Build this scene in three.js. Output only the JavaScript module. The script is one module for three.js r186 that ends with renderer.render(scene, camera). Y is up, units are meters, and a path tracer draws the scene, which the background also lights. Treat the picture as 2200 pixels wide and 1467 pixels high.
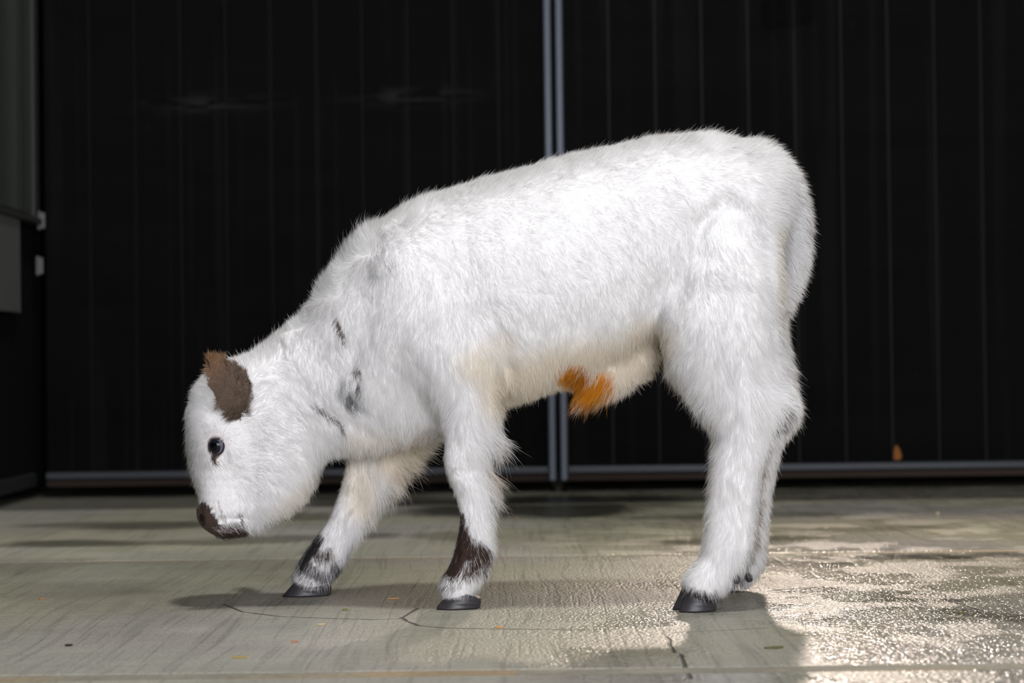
import * as THREE from 'three';
import { mergeGeometries } from 'three/addons/utils/BufferGeometryUtils.js';
import { RoundedBoxGeometry } from 'three/addons/geometries/RoundedBoxGeometry.js';
import { RectAreaLightUniformsLib } from 'three/addons/lights/RectAreaLightUniformsLib.js';

// ------------------------------------------------------------------ camera, light, exposure
const FPX = 4000, DIST = 2.5, HEYE = 0.3194;              // focal length in pixels of the 2200 px frame, distance to the calf's middle, eye height
const scene = new THREE.Scene();
const camera = new THREE.PerspectiveCamera(2 * Math.atan(733.5 / FPX) * 180 / Math.PI, 2200 / 1467, 0.05, 60);
camera.position.set(0, HEYE, DIST);
camera.rotation.set(0.0114, 0, -0.7 * Math.PI / 180, 'XYZ');
camera.focus = DIST - 0.08;
camera.userData.fStop = 4.6;
camera.updateMatrixWorld(true);
scene.background = new THREE.Color(0.0, 0.0, 0.0);
const renderer = new THREE.WebGLRenderer({ antialias: true });
renderer.shadowMap.enabled = true;
renderer.toneMapping = THREE.LinearToneMapping;
renderer.toneMappingExposure = 0.645;
RectAreaLightUniformsLib.init();
const LAMPS = [                                            // name, place under the ceiling, size, radiance, colour
  { name: 'over', p: [0.05, 0.72], w: 0.28, l: 0.34, i: 392, c: [1.0, 0.985, 0.965] },
];
const FILL_WINDOW = { x: 0.45, y: 1.0, w: 4.2, h: 1.6, i: 14.4, c: [0.94, 0.93, 1.0] };   // added glowing window, unseen behind the camera, as frontal fill light
const FLOOD = { intensity: 16, c: [1.0, 0.83, 0.72] };

// ------------------------------------------------------------------ helpers
const V = (x, y, z) => new THREE.Vector3(x, y, z);
function rng(seed) { let a = seed >>> 0; return () => { a = (a + 0x6d2b79f5) >>> 0; let t = a; t = Math.imul(t ^ (t >>> 15), t | 1); t ^= t + Math.imul(t ^ (t >>> 7), t | 61); return ((t ^ (t >>> 14)) >>> 0) / 4294967296; }; }
function at(px, py, z) {                                   // the point of the plane "z" seen at a pixel
  const d = V((px - 1100) / FPX, (733.5 - py) / FPX, -1).applyQuaternion(camera.quaternion);
  return camera.position.clone().addScaledVector(d, (z - DIST) / d.z);
}
function onFloor(px, py) {
  const d = V((px - 1100) / FPX, (733.5 - py) / FPX, -1).applyQuaternion(camera.quaternion);
  return camera.position.clone().addScaledVector(d, -HEYE / d.y);
}
const PX = DIST / FPX;                                     // one photo pixel at the calf, in metres
const taken = {};
function numbered(n) { const k = taken[n] = (taken[n] ?? -1) + 1; return k ? n + '_' + String(k).padStart(3, '0') : n; }
function mesh(name, geo, mat, parent = scene) {
  const m = new THREE.Mesh(geo, mat); m.name = numbered(name); m.castShadow = m.receiveShadow = true; parent.add(m); return m;
}
function group(name, parent = scene) { const g = new THREE.Group(); g.name = numbered(name); parent.add(g); return g; }
function tag(o, label, category, grp) { o.userData.label = label; if (category) o.userData.category = category; if (grp) o.userData.group = grp; return o; }
function structure(o, label, category = null) { o.userData.kind = 'structure'; if (label) o.userData.label = label; if (category) o.userData.category = category; return o; }
const lin = (r, g, b) => new THREE.Color().setRGB(r, g, b);
function std(c, rough = 0.8, more = {}) { return new THREE.MeshStandardMaterial({ color: c, roughness: rough, ...more }); }
function box(w, h, d, x, y, z, r = 0.002, seg = 2) { const g = new RoundedBoxGeometry(w, h, d, seg, Math.min(r, w * 0.49, h * 0.49, d * 0.49)); g.translate(x, y, z); return g; }
const clamp = (x, a, b) => Math.min(b, Math.max(a, x)), lerp = (a, b, t) => a + (b - a) * t;
const sstep = (a, b, x) => { const t = clamp((x - a) / (b - a), 0, 1); return t * t * (3 - 2 * t); };
function hash3(x, y, z) { let h = Math.imul(x, 374761393) + Math.imul(y, 668265263) + Math.imul(z, 2147483647 ^ 0x5bd1e995); h = Math.imul(h ^ (h >>> 13), 1274126177); return ((h ^ (h >>> 16)) >>> 0) / 4294967296; }
function vnoise(x, y, z = 0) {
  const ix = Math.floor(x), iy = Math.floor(y), iz = Math.floor(z), fx = x - ix, fy = y - iy, fz = z - iz;
  const sx = fx * fx * (3 - 2 * fx), sy = fy * fy * (3 - 2 * fy), sz = fz * fz * (3 - 2 * fz);
  const a = lerp(lerp(hash3(ix, iy, iz), hash3(ix + 1, iy, iz), sx), lerp(hash3(ix, iy + 1, iz), hash3(ix + 1, iy + 1, iz), sx), sy);
  if (z === 0) return a;
  const b = lerp(lerp(hash3(ix, iy, iz + 1), hash3(ix + 1, iy, iz + 1), sx), lerp(hash3(ix, iy + 1, iz + 1), hash3(ix + 1, iy + 1, iz + 1), sx), sy);
  return lerp(a, b, sz);
}
const fbm = (x, y, o = 4) => { let s = 0, a = 0.5, n = 0; for (let i = 0; i < o; i++) { s += a * vnoise(x + i * 17.3, y - i * 9.1); n += a; a *= 0.5; x *= 2.03; y *= 2.03; } return s / n; };
// ------------------------------------------------------------------ the setting
const ZD = -2.1;                                           // front face of the door boards
const XL = at(84, 300, ZD).x, XR = 2.6, ZF = 5, HC = 4.2;   // left wall, right wall, front wall, ceiling
const mPale = std(lin(0.62, 0.62, 0.6), 0.9), mDarkWall = new THREE.MeshPhysicalMaterial({ color: lin(0.004, 0.005, 0.0045), roughness: 0.85, specularIntensity: 0.2 }), mBlack = std(lin(0.003, 0.003, 0.003), 0.95);
structure(mesh('ceiling', box(XR - XL + 0.6, 0.12, ZF - ZD + 1.9, (XL + XR) / 2, HC + 0.06, (ZF + ZD) / 2 - 0.55), mPale), 'pale ceiling over the calf, out of view');
structure(mesh('wall_right', box(0.12, HC, ZF - ZD + 1.7, XR + 0.06, HC / 2, (ZF + ZD) / 2 - 0.6), mPale), 'pale wall to the right, out of view');
{
  const x0 = FILL_WINDOW.x - FILL_WINDOW.w / 2, x1 = FILL_WINDOW.x + FILL_WINDOW.w / 2, y0 = FILL_WINDOW.y - FILL_WINDOW.h / 2, y1 = FILL_WINDOW.y + FILL_WINDOW.h / 2, wx0 = XL - 0.2, wx1 = XR + 0.2, z = ZF + 0.06;
  const part = (a, b, c, d) => box(b - a, d - c, 0.12, (a + b) / 2, (c + d) / 2, z);
  structure(mesh('wall_front', mergeGeometries([part(wx0, Math.max(x0, wx0 + 0.05), 0, HC), part(x1, wx1, 0, HC), part(x0, x1, 0, y0), part(x0, x1, y1, HC)]), mPale), 'pale wall facing the black doors, out of view');
  const w = structure(group('window_1'), 'added frosted window glowing as fill light, facing the doors, out of view', 'window');
  const glow = new THREE.MeshStandardMaterial({ color: lin(0.8, 0.8, 0.8), emissive: lin(...FILL_WINDOW.c), emissiveIntensity: 1, roughness: 0.6 });
  for (let i = 0; i < 4; i++) { const pw = FILL_WINDOW.w / 4; mesh('pane', box(pw - 0.04, FILL_WINDOW.h - 0.04, 0.012, x0 + pw * (i + 0.5), FILL_WINDOW.y, ZF + 0.03), glow, w); mesh('mullion', box(0.045, FILL_WINDOW.h, 0.06, x0 + pw * i, FILL_WINDOW.y, ZF + 0.04, 0.005), mPale, w); }
  const r = new THREE.RectAreaLight(lin(...FILL_WINDOW.c), FILL_WINDOW.i, FILL_WINDOW.w, FILL_WINDOW.h); r.name = 'window_light'; r.position.set(FILL_WINDOW.x, FILL_WINDOW.y, ZF - 0.01); w.add(r);
}

// --- floor: slabs with sand-filled joints
const depthOf = (py) => DIST - HEYE * FPX / (py - 779);     // z of the floor at a pixel row under the middle of the picture
const Z1 = depthOf(1440), Z2 = depthOf(1195), Z3 = depthOf(1083);
const cracks = [
  [[480, 1298], [520, 1314], [600, 1324], [700, 1328], [800, 1331], [860, 1329], [878, 1318], [896, 1307]],
  [[862, 1326], [872, 1334], [900, 1344], [960, 1349], [1060, 1351], [1150, 1352], [1250, 1353]],
  [[1445, 1359], [1500, 1356], [1570, 1353], [1645, 1349]],
  [[1432, 1368], [1440, 1375], [1438, 1385], [1446, 1395], [1449, 1402]],
  [[1461, 1404], [1468, 1420], [1474, 1440], [1484, 1458]],
  [[2035, 1288], [2070, 1299], [2105, 1310]], [[1960, 1303], [2010, 1308], [2110, 1310], [2200, 1312]],
].map((l, k) => ({ w: [0.0022, 0.003, 0.0013, 0.0022, 0.0022, 0.0022, 0.0014][k], p: l.map(([x, y]) => { const q = onFloor(x, y); return [q.x, q.z]; }) }));
function crackDepth(x, z) {
  let best = 0;
  for (const c of cracks) for (let i = 0; i + 1 < c.p.length; i++) {
    const [ax, az] = c.p[i], [bx, bz] = c.p[i + 1];
    if (x < Math.min(ax, bx) - 0.02 || x > Math.max(ax, bx) + 0.02 || z < Math.min(az, bz) - 0.02 || z > Math.max(az, bz) + 0.02) continue;
    const ux = bx - ax, uz = bz - az, t = clamp(((x - ax) * ux + (z - az) * uz) / (ux * ux + uz * uz), 0, 1);
    const d = Math.hypot(x - ax - ux * t, (z - az - uz * t)) + (vnoise(x * 400, z * 400) - 0.5) * 0.0012;
    const w = c.w * (0.7 + 0.7 * vnoise(x * 60 + 5, z * 60));
    best = Math.max(best, 1 - sstep(w * 0.5, w * 1.1, d));
  }
  return best;
}
// stains with a shape of their own: [px, py, half width px, half height px, strength]
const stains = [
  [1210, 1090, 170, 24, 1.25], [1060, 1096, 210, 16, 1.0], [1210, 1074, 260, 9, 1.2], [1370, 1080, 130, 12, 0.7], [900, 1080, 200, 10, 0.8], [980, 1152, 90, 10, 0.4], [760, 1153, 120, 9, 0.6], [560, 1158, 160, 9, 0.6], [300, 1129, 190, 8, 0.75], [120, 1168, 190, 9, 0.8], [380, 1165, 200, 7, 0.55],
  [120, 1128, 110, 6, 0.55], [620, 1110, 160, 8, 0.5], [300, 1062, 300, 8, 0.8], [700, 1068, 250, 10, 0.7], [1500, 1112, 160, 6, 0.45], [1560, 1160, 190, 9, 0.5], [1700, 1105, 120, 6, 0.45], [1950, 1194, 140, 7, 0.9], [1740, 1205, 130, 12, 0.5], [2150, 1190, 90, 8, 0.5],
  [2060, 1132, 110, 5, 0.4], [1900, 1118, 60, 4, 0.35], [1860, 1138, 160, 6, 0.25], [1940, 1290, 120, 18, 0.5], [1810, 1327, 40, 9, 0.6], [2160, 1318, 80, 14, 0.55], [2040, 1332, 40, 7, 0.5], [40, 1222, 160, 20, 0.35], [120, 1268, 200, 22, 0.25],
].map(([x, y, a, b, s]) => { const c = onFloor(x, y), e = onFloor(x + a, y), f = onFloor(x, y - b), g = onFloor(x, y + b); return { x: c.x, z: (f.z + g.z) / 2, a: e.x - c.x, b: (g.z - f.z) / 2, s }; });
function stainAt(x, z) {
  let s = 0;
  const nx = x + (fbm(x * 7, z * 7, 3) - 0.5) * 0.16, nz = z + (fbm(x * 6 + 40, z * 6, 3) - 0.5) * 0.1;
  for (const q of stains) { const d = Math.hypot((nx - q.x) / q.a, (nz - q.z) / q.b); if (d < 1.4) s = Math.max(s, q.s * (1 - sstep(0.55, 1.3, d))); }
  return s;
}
function floorMaps(x0, z0, w, d, W, H, tone = 1) {                    // colour, bump and roughness of the concrete between x0, z0 and x0 + w, z0 + d
  const C = new Uint8Array(W * H * 4), B = new Uint8Array(W * H * 4), R = new Uint8Array(W * H * 4), g = (v) => Math.round(255 * Math.pow(clamp(v, 0, 1), 1 / 2.2));
  const Q = 6, cw = Math.ceil(W / Q) + 2, ch = Math.ceil(H / Q) + 2, slow = [0, 1, 2, 3, 4, 5].map(() => new Float32Array(cw * ch));   // slow variation on a coarse grid
  for (let j = 0; j < ch; j++) for (let i = 0; i < cw; i++) {
    const x = x0 + i * Q / W * w, z = z0 + d - j * Q / H * d, k = j * cw + i;
    slow[0][k] = fbm(x * 2.3 + 3, z * 2.3, 3); slow[1][k] = fbm(x * 13, z * 13, 3); slow[2][k] = (fbm(x * 5, z * 3, 2) - 0.5) * 0.03; slow[3][k] = stainAt(x, z);
    slow[4][k] = fbm(x * 4 + 70, z * 4, 2); slow[5][k] = fbm(x * 3 + 20, z * 3 + 7, 2);
  }
  const S = [0, 0, 0, 0, 0, 0];
  for (let j = 0; j < H; j++) for (let i = 0; i < W; i++) {
    const x = x0 + (i + 0.5) / W * w, z = z0 + d - (j + 0.5) / H * d, o = (j * W + i) * 4;   // row 0 is v = 0, the near edge
    const a = i / Q | 0, c = j / Q | 0, fa = i / Q - a, fc = j / Q - c, k0 = c * cw + a;
    for (let n = 0; n < 6; n++) { const s = slow[n]; S[n] = (s[k0] * (1 - fa) + s[k0 + 1] * fa) * (1 - fc) + (s[k0 + cw] * (1 - fa) + s[k0 + cw + 1] * fa) * fc; }
    const big = S[0], mid = S[1], warp = S[2], fine = vnoise(x * 420, z * 420);
    const broom = vnoise((x + warp) * 260, z * 7), broom2 = vnoise((x + warp * 2) * 90 + 9, z * 4), cross = vnoise(x * 12, z * 330 + x * 20);
    const crack = crackDepth(x, z), st = S[3];
    const wet = clamp(sstep(-0.35, 0.45, x + (big - 0.5) * 0.5) * (0.55 + 0.6 * sstep(0.3, 0.6, mid)), 0, 1);
    const groove = sstep(0.62, 0.9, broom) * 0.6 + sstep(0.66, 0.9, broom2) * 0.4;
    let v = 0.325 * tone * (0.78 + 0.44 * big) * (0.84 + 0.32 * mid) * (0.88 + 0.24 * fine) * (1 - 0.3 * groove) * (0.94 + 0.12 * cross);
    let r = v * 1.04, gg = v * lerp(0.99, 1.015, sstep(0.4, 0.6, S[4])), b = v * lerp(0.74, 0.87, sstep(0.35, 0.65, S[5]));
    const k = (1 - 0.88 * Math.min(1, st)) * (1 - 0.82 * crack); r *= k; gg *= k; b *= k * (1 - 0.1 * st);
    const speck = vnoise(x * 170 + 31, z * 170); if (speck > 0.93) { const t = (speck - 0.93) * 9; r = lerp(r, 0.5, t); gg = lerp(gg, 0.4, t); b = lerp(b, 0.26, t); }
    C[o] = g(r); C[o + 1] = g(gg); C[o + 2] = g(b); C[o + 3] = 255;
    const grit = vnoise(x * 520 + 11, z * 470) * 0.6 + vnoise(x * 300, z * 300 + 50) * 0.4;
    const h = 0.62 + 0.34 * (grit - 0.5) - 0.13 * (1 - 0.5 * wet) * groove + 0.1 * (cross - 0.5) + 0.3 * (mid - 0.5) * 0.3 - 0.45 * crack;
    B[o] = B[o + 1] = B[o + 2] = Math.round(255 * clamp(h, 0, 1)); B[o + 3] = 255;
    const ro = clamp(lerp(0.7, 0.17, wet) - 0.1 * st + 0.1 * crack, 0.14, 1);
    R[o] = R[o + 1] = R[o + 2] = Math.round(255 * ro); R[o + 3] = 255;
  }
  const tex = (a, s) => { const t = new THREE.DataTexture(a, W, H, THREE.RGBAFormat); t.magFilter = THREE.LinearFilter; t.minFilter = THREE.LinearMipmapLinearFilter; t.generateMipmaps = true; t.wrapS = t.wrapT = THREE.MirroredRepeatWrapping; if (s) t.colorSpace = THREE.SRGBColorSpace; t.needsUpdate = true; return t; };
  return new THREE.MeshPhysicalMaterial({ map: tex(C, 1), bumpMap: tex(B), bumpScale: 0.0055, roughnessMap: tex(R), roughness: 1, ior: 1.6 });
}
const floor = structure(group('floor'), 'wet broomed concrete floor of large slabs');
mesh('subfloor', box(XR - XL + 0.3, 0.06, ZF - ZD + 1.6, (XL + XR) / 2, -0.09, (ZF + ZD) / 2 - 0.55), std(lin(0.1, 0.09, 0.08), 0.95), floor);
const mJoint = (() => {                                     // sand and dirt packed in the joints
  const W = 1024, H = 64, a = new Uint8Array(W * H * 4), g = (v) => Math.round(255 * Math.pow(clamp(v, 0, 1), 1 / 2.2));
  for (let j = 0; j < H; j++) for (let i = 0; i < W; i++) {
    const x = i / W * 4, y = j / H * 0.25, n = fbm(x * 14, y * 40, 4), d = sstep(0.4, 0.7, fbm(x * 5 + 9, y * 30, 3)), f = 0.8 + 0.4 * vnoise(x * 300, y * 300), o = (j * W + i) * 4;
    a[o] = g(lerp(0.3, 0.36, d) * (0.7 + 0.5 * n) * f); a[o + 1] = g(lerp(0.28, 0.27, d) * (0.7 + 0.5 * n) * f); a[o + 2] = g(lerp(0.22, 0.16, d) * (0.7 + 0.5 * n) * f); a[o + 3] = 255;
  }
  const t = new THREE.DataTexture(a, W, H, THREE.RGBAFormat); t.magFilter = THREE.LinearFilter; t.wrapS = t.wrapT = THREE.RepeatWrapping; t.colorSpace = THREE.SRGBColorSpace; t.needsUpdate = true;
  return new THREE.MeshStandardMaterial({ map: t, roughness: 0.95 });
})();
for (const [z, w] of [[Z1, 0.06], [Z2, 0.04], [Z3, 0.02], [Z1 + 1.14, 0.06]]) {
  const g = box(XR - XL + 0.2, 0.06, w, (XL + XR) / 2, -0.0308, z), p = g.attributes.position, uv = g.attributes.uv;
  for (let i = 0; i < p.count; i++) uv.setXY(i, p.getX(i) / 4, p.getZ(i) / 0.25);
  mesh('joint_filler', g, mJoint, floor);
}
function slab(z0, z1, tx, w, W, H, tone = 1, gap = 0.02) {
  const g = box(XR - XL + 0.6, 0.08, z1 - z0 - gap, (XL + XR) / 2 - 0.2, -0.04, (z0 + z1) / 2, 0.006, 3);
  const p = g.attributes.position, uv = g.attributes.uv;
  for (let i = 0; i < p.count; i++) uv.setXY(i, (p.getX(i) - tx) / w, (z1 - p.getZ(i)) / (z1 - z0));
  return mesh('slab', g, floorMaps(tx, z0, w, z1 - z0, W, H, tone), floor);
}
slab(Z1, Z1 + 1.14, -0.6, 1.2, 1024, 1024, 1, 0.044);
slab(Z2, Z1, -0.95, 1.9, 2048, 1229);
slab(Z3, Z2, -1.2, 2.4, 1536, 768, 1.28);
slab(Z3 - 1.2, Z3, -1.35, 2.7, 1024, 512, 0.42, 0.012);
mesh('slab', box(XR - XL + 0.2, 0.08, ZF - Z1 - 1.16, (XL + XR) / 2, -0.04, (ZF + Z1 + 1.16) / 2), std(lin(0.28, 0.27, 0.23), 0.8), floor);

// --- black double doors of vertical boards, each leaf with a stile and a bottom rail
const yRail0 = 0.026, yRail1 = 0.044, yRail2 = 0.0635, HDOOR = 2.45;
const xs = [1165.5, 1183, 1190.5, 1208].map((p) => at(p, 0, ZD + 0.02).x);
function scuffTexture() {                                   // pale scuffs and dust on the black boards; u spans a leaf, v its height
  const W = 1024, H = 1024, a = new Uint8Array(W * H * 4), g = (v) => Math.round(255 * Math.pow(v, 1 / 2.2));
  for (let j = 0; j < H; j++) for (let i = 0; i < W; i++) {
    const u = i / W, v = j / H, o = (j * W + i) * 4;
    const n = fbm(u * 9, v * 60, 3), rub = Math.exp(-(((v - 0.395 - (u - 0.33) * 0.012) / 0.008) ** 2)) * sstep(0.35, 0.75, fbm(u * 26, v * 240, 3)) * (Math.exp(-(((u - 0.33) / 0.11) ** 2)) + Math.exp(-(((u - 0.74) / 0.1) ** 2)));
    const fleck = vnoise(u * 330, v * 330) > 0.985 ? 0.035 : 0;
    const run = sstep(0.62, 0.9, vnoise(u * 120, v * 3)) * 0.006;
    const c = 0.001 + 0.0011 * n + 0.012 * rub + fleck * 0.3 + run * 0.25;
    a[o] = g(c * 0.98); a[o + 1] = g(c); a[o + 2] = g(c * 1.02); a[o + 3] = 255;
  }
  const t = new THREE.DataTexture(a, W, H, THREE.RGBAFormat); t.magFilter = THREE.LinearFilter; t.wrapS = t.wrapT = THREE.RepeatWrapping; t.colorSpace = THREE.SRGBColorSpace; t.needsUpdate = true; return t;
}
const mBoard = new THREE.MeshPhysicalMaterial({ map: scuffTexture(), roughness: 0.85, specularIntensity: 0.07 });
const mSeam = std(lin(0.0036, 0.0034, 0.0034), 0.8), mSeamDark = std(lin(0.0014, 0.0014, 0.0014), 0.95);
const mRail = std(lin(0.034, 0.04, 0.048), 0.5, { metalness: 0.3 });
const mSteel = std(lin(0.066, 0.078, 0.1), 0.42, { metalness: 0.35 }), mRust = std(lin(0.03, 0.016, 0.009), 0.8);
function door(n, xa, xb, stileA, stileB, pitch, label) {
  const d = structure(group('door_' + n), label, 'door');
  const count = Math.round((xb - xa) / pitch), w = (xb - xa) / count;
  for (let i = 0; i < count; i++) {
    const x = xa + (i + 0.5) * w;
    const g = box(w - 0.004, HDOOR - yRail1, 0.018, x, (HDOOR + yRail1) / 2, ZD - 0.009 + ((i * 7) % 3) * 0.0007, 0.002, 2);
    const p = g.attributes.position, uv = g.attributes.uv;
    for (let k = 0; k < p.count; k++) uv.setXY(k, (p.getX(k) - xa) / (xb - xa), p.getY(k) / HDOOR + (n === 2 ? 0.45 : 0));
    mesh('board', g, mBoard, d);
  }
  mesh('backing_sheet', box(xb - xa, HDOOR - yRail1, 0.006, (xa + xb) / 2, (HDOOR + yRail1) / 2, ZD - 0.0065), n === 2 ? mSeam : mSeamDark, d);
  mesh('stile', box(stileB - stileA, HDOOR - yRail0, 0.03, (stileA + stileB) / 2, (HDOOR + yRail0) / 2, ZD + 0.012, 0.006, 3), mSteel, d);
  mesh('bottom_rail', box(xb - xa, yRail2 - yRail1, 0.03, (xa + xb) / 2, (yRail1 + yRail2) / 2, ZD + 0.008, 0.006, 3), mRail, d);
  tag(mesh('bottom_lip', box(xb - xa, yRail1 - yRail0, 0.016, (xa + xb) / 2, (yRail0 + yRail1) / 2, ZD + 0.001, 0.004, 2), mRust, d), 'rusty lower lip of the rail');
  return d;
}
const door1 = door(1, XL + 0.012, xs[0] + 0.002, xs[0], xs[1], 0.116, 'left leaf of the black boarded double door with a grey steel stile');
const door2 = door(2, xs[3] - 0.002, 2.55, xs[2], xs[3], 0.1165, 'right leaf of the black boarded double door behind the calf');
{ // strap hinges of the left leaf and a rust blister low on the right leaf
  for (const [px0, px1, py0, py1] of [[79, 93, 456, 490], [76, 89, 553, 588]]) {
    const a = at(px0, py1, ZD + 0.02), b = at(px1, py0, ZD + 0.02);
    const h = group('hinge', door1);
    mesh('hinge_plate', box(b.x - a.x, b.y - a.y, 0.008, (a.x + b.x) / 2, (a.y + b.y) / 2, ZD + 0.006, 0.002), std(lin(0.12, 0.125, 0.12), 0.5), h);
    const k = new THREE.CylinderGeometry(0.0055, 0.0055, b.y - a.y + 0.006, 14); k.translate(a.x + 0.004, (a.y + b.y) / 2, ZD + 0.012);
    mesh('hinge_knuckle', k, std(lin(0.095, 0.1, 0.096), 0.45, { metalness: 0.4 }), h);
  }
  const c = at(1928, 973, ZD), s = new THREE.Shape(); s.moveTo(-0.008, -0.016); s.quadraticCurveTo(-0.011, 0.002, -0.003, 0.019); s.quadraticCurveTo(0.004, 0.012, 0.008, -0.003); s.quadraticCurveTo(0.01, -0.012, 0.004, -0.017); s.closePath();
  const g = new THREE.ExtrudeGeometry(s, { depth: 0.0015, bevelEnabled: true, bevelSize: 0.001, bevelThickness: 0.001, bevelSegments: 2 }); g.translate(c.x, c.y, ZD + 0.0015);
  tag(mesh('rust_blister', g, std(lin(0.2, 0.07, 0.008), 0.8), door2), 'small orange rust blister low on a board');
}
structure(mesh('wall_back', mergeGeometries([box(XR - XL + 0.3, HC - HDOOR, 0.1, (XL + XR) / 2, (HC + HDOOR) / 2, ZD - 0.06), box(XR - XL + 0.4, HC, 0.08, (XL + XR) / 2, HC / 2, ZD - 1.1)]), mBlack), 'black wall above and behind the doors');

// --- left wall: corrugated sheet above a ledge, dark lining below
{
  const w = structure(group('wall_left'), 'dark left wall with corrugated sheet above a ledge');
  const yl = at(85, 470, ZD).y, top = HC;
  mesh('lining', box(0.1, HC - 0.03, ZF - ZD + 1.6, XL - 0.075, (HC + 0.03) / 2, (ZF + ZD) / 2 - 0.6), mDarkWall, w);
  mesh('lining_foot', box(0.02, 0.034, ZF - ZD, XL - 0.022, 0.045, (ZF + ZD) / 2, 0.005), std(lin(0.008, 0.009, 0.0095), 0.7), w);
  const n = 360, z0 = ZD + 0.05, z1 = 1.2, s = new THREE.Shape(), f = (t) => 0.007 * Math.sin(t / 0.038 * 2 * Math.PI);
  for (let i = 0; i <= n; i++) { const z = lerp(z0, z1, i / n); s[i ? 'lineTo' : 'moveTo'](z, f(z) + 0.0015); }
  for (let i = n; i >= 0; i--) { const z = lerp(z0, z1, i / n); s.lineTo(z, f(z) - 0.0015); }
  s.closePath();
  const g = new THREE.ExtrudeGeometry(s, { depth: top - yl - 0.01, bevelEnabled: false }); g.rotateX(-Math.PI / 2); g.rotateY(-Math.PI / 2); 
  g.computeBoundingBox(); const bb = g.boundingBox; g.translate(XL - 0.012 - (bb.min.x + bb.max.x) / 2, yl + 0.008 - bb.min.y, z0 - bb.min.z);
  tag(mesh('corrugated_sheet', g, std(lin(0.011, 0.0145, 0.0105), 0.6), w), 'green grey corrugated sheet');
  mesh('corner_post', box(0.02, top - yl, 0.045, XL - 0.008, (top + yl) / 2, ZD + 0.03, 0.004), std(lin(0.02, 0.022, 0.019), 0.6), w);
  mesh('ledge', box(0.03, 0.016, ZF - ZD, XL - 0.006, yl - 0.008, (ZF + ZD) / 2, 0.004), std(lin(0.02, 0.022, 0.02), 0.7), w);
  const a = at(41, 459, ZD + 0.19), b = at(41, 672, ZD + 0.19);
  const bd = tag(group('notice_board'), 'blank pale grey board mounted on the dark left wall at the picture edge', 'board');
  bd.position.set(XL - 0.006, 0, ZD + 0.19);
  mesh('panel', box(0.012, a.y - b.y, 0.6, 0, (a.y + b.y) / 2, 0.3, 0.003), std(lin(0.095, 0.1, 0.096), 0.55), bd);
  mesh('edge_strip', box(0.015, a.y - b.y, 0.006, -0.001, (a.y + b.y) / 2, 0.0025, 0.001), std(lin(0.08, 0.083, 0.08), 0.6), bd);
}

// --- ceiling lamps and the floodlight over the doors (outside the frame, they light the scene)
for (const L of LAMPS) {
  const g = tag(group('ceiling_lamp'), { over: 'square ceiling lamp straight above the calf' }[L.name], 'lamp');
  g.position.set(L.p[0], 0, L.p[1]);
  mesh('housing', mergeGeometries([box(L.w + 0.06, 0.03, L.l + 0.06, 0, HC - 0.012, 0, 0.006)]), std(lin(0.5, 0.5, 0.5), 0.5), g);
  mesh('diffuser', box(L.w, 0.01, L.l, 0, HC - 0.03, 0, 0.002), new THREE.MeshStandardMaterial({ color: lin(0.8, 0.8, 0.8), emissive: lin(...L.c), emissiveIntensity: 1.2, roughness: 0.5 }), g);
  const r = new THREE.RectAreaLight(lin(...L.c), L.i, L.w, L.l); r.name = 'lamp_light'; r.position.set(0, HC - 0.045, 0); r.rotation.x = -Math.PI / 2; g.add(r);
}
{
  const p = at(1690, -95, ZD + 0.14);
  const g = tag(group('floodlight'), 'small floodlight on the right black door above the calf', 'lamp');
  g.position.copy(p);
  const dir = V(0.95, 0, 0.1).sub(p).normalize();
  const head = group('lamp_head', g); head.quaternion.setFromUnitVectors(V(0, 0, 1), dir);
  mesh('housing', box(0.12, 0.1, 0.045, 0, 0, -0.03, 0.008, 3), std(lin(0.02, 0.02, 0.02), 0.5), head);
  mesh('lens', box(0.1, 0.08, 0.006, 0, 0, -0.005, 0.002), new THREE.MeshStandardMaterial({ color: lin(0.8, 0.8, 0.8), emissive: lin(...FLOOD.c), emissiveIntensity: 2, roughness: 0.3 }), head);
  mesh('bracket', box(0.03, 0.03, 0.12, 0, 0, -0.085, 0.004), std(lin(0.05, 0.05, 0.05), 0.5), g);
  const s = new THREE.SpotLight(lin(...FLOOD.c), FLOOD.intensity, 0, 0.62, 1); s.name = 'flood_light'; s.position.copy(dir.clone().multiplyScalar(0.012)); s.shadow.radius = 2; s.castShadow = true;
  g.add(s); s.target.position.copy(dir.clone().multiplyScalar(2)); g.add(s.target);
}

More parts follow.
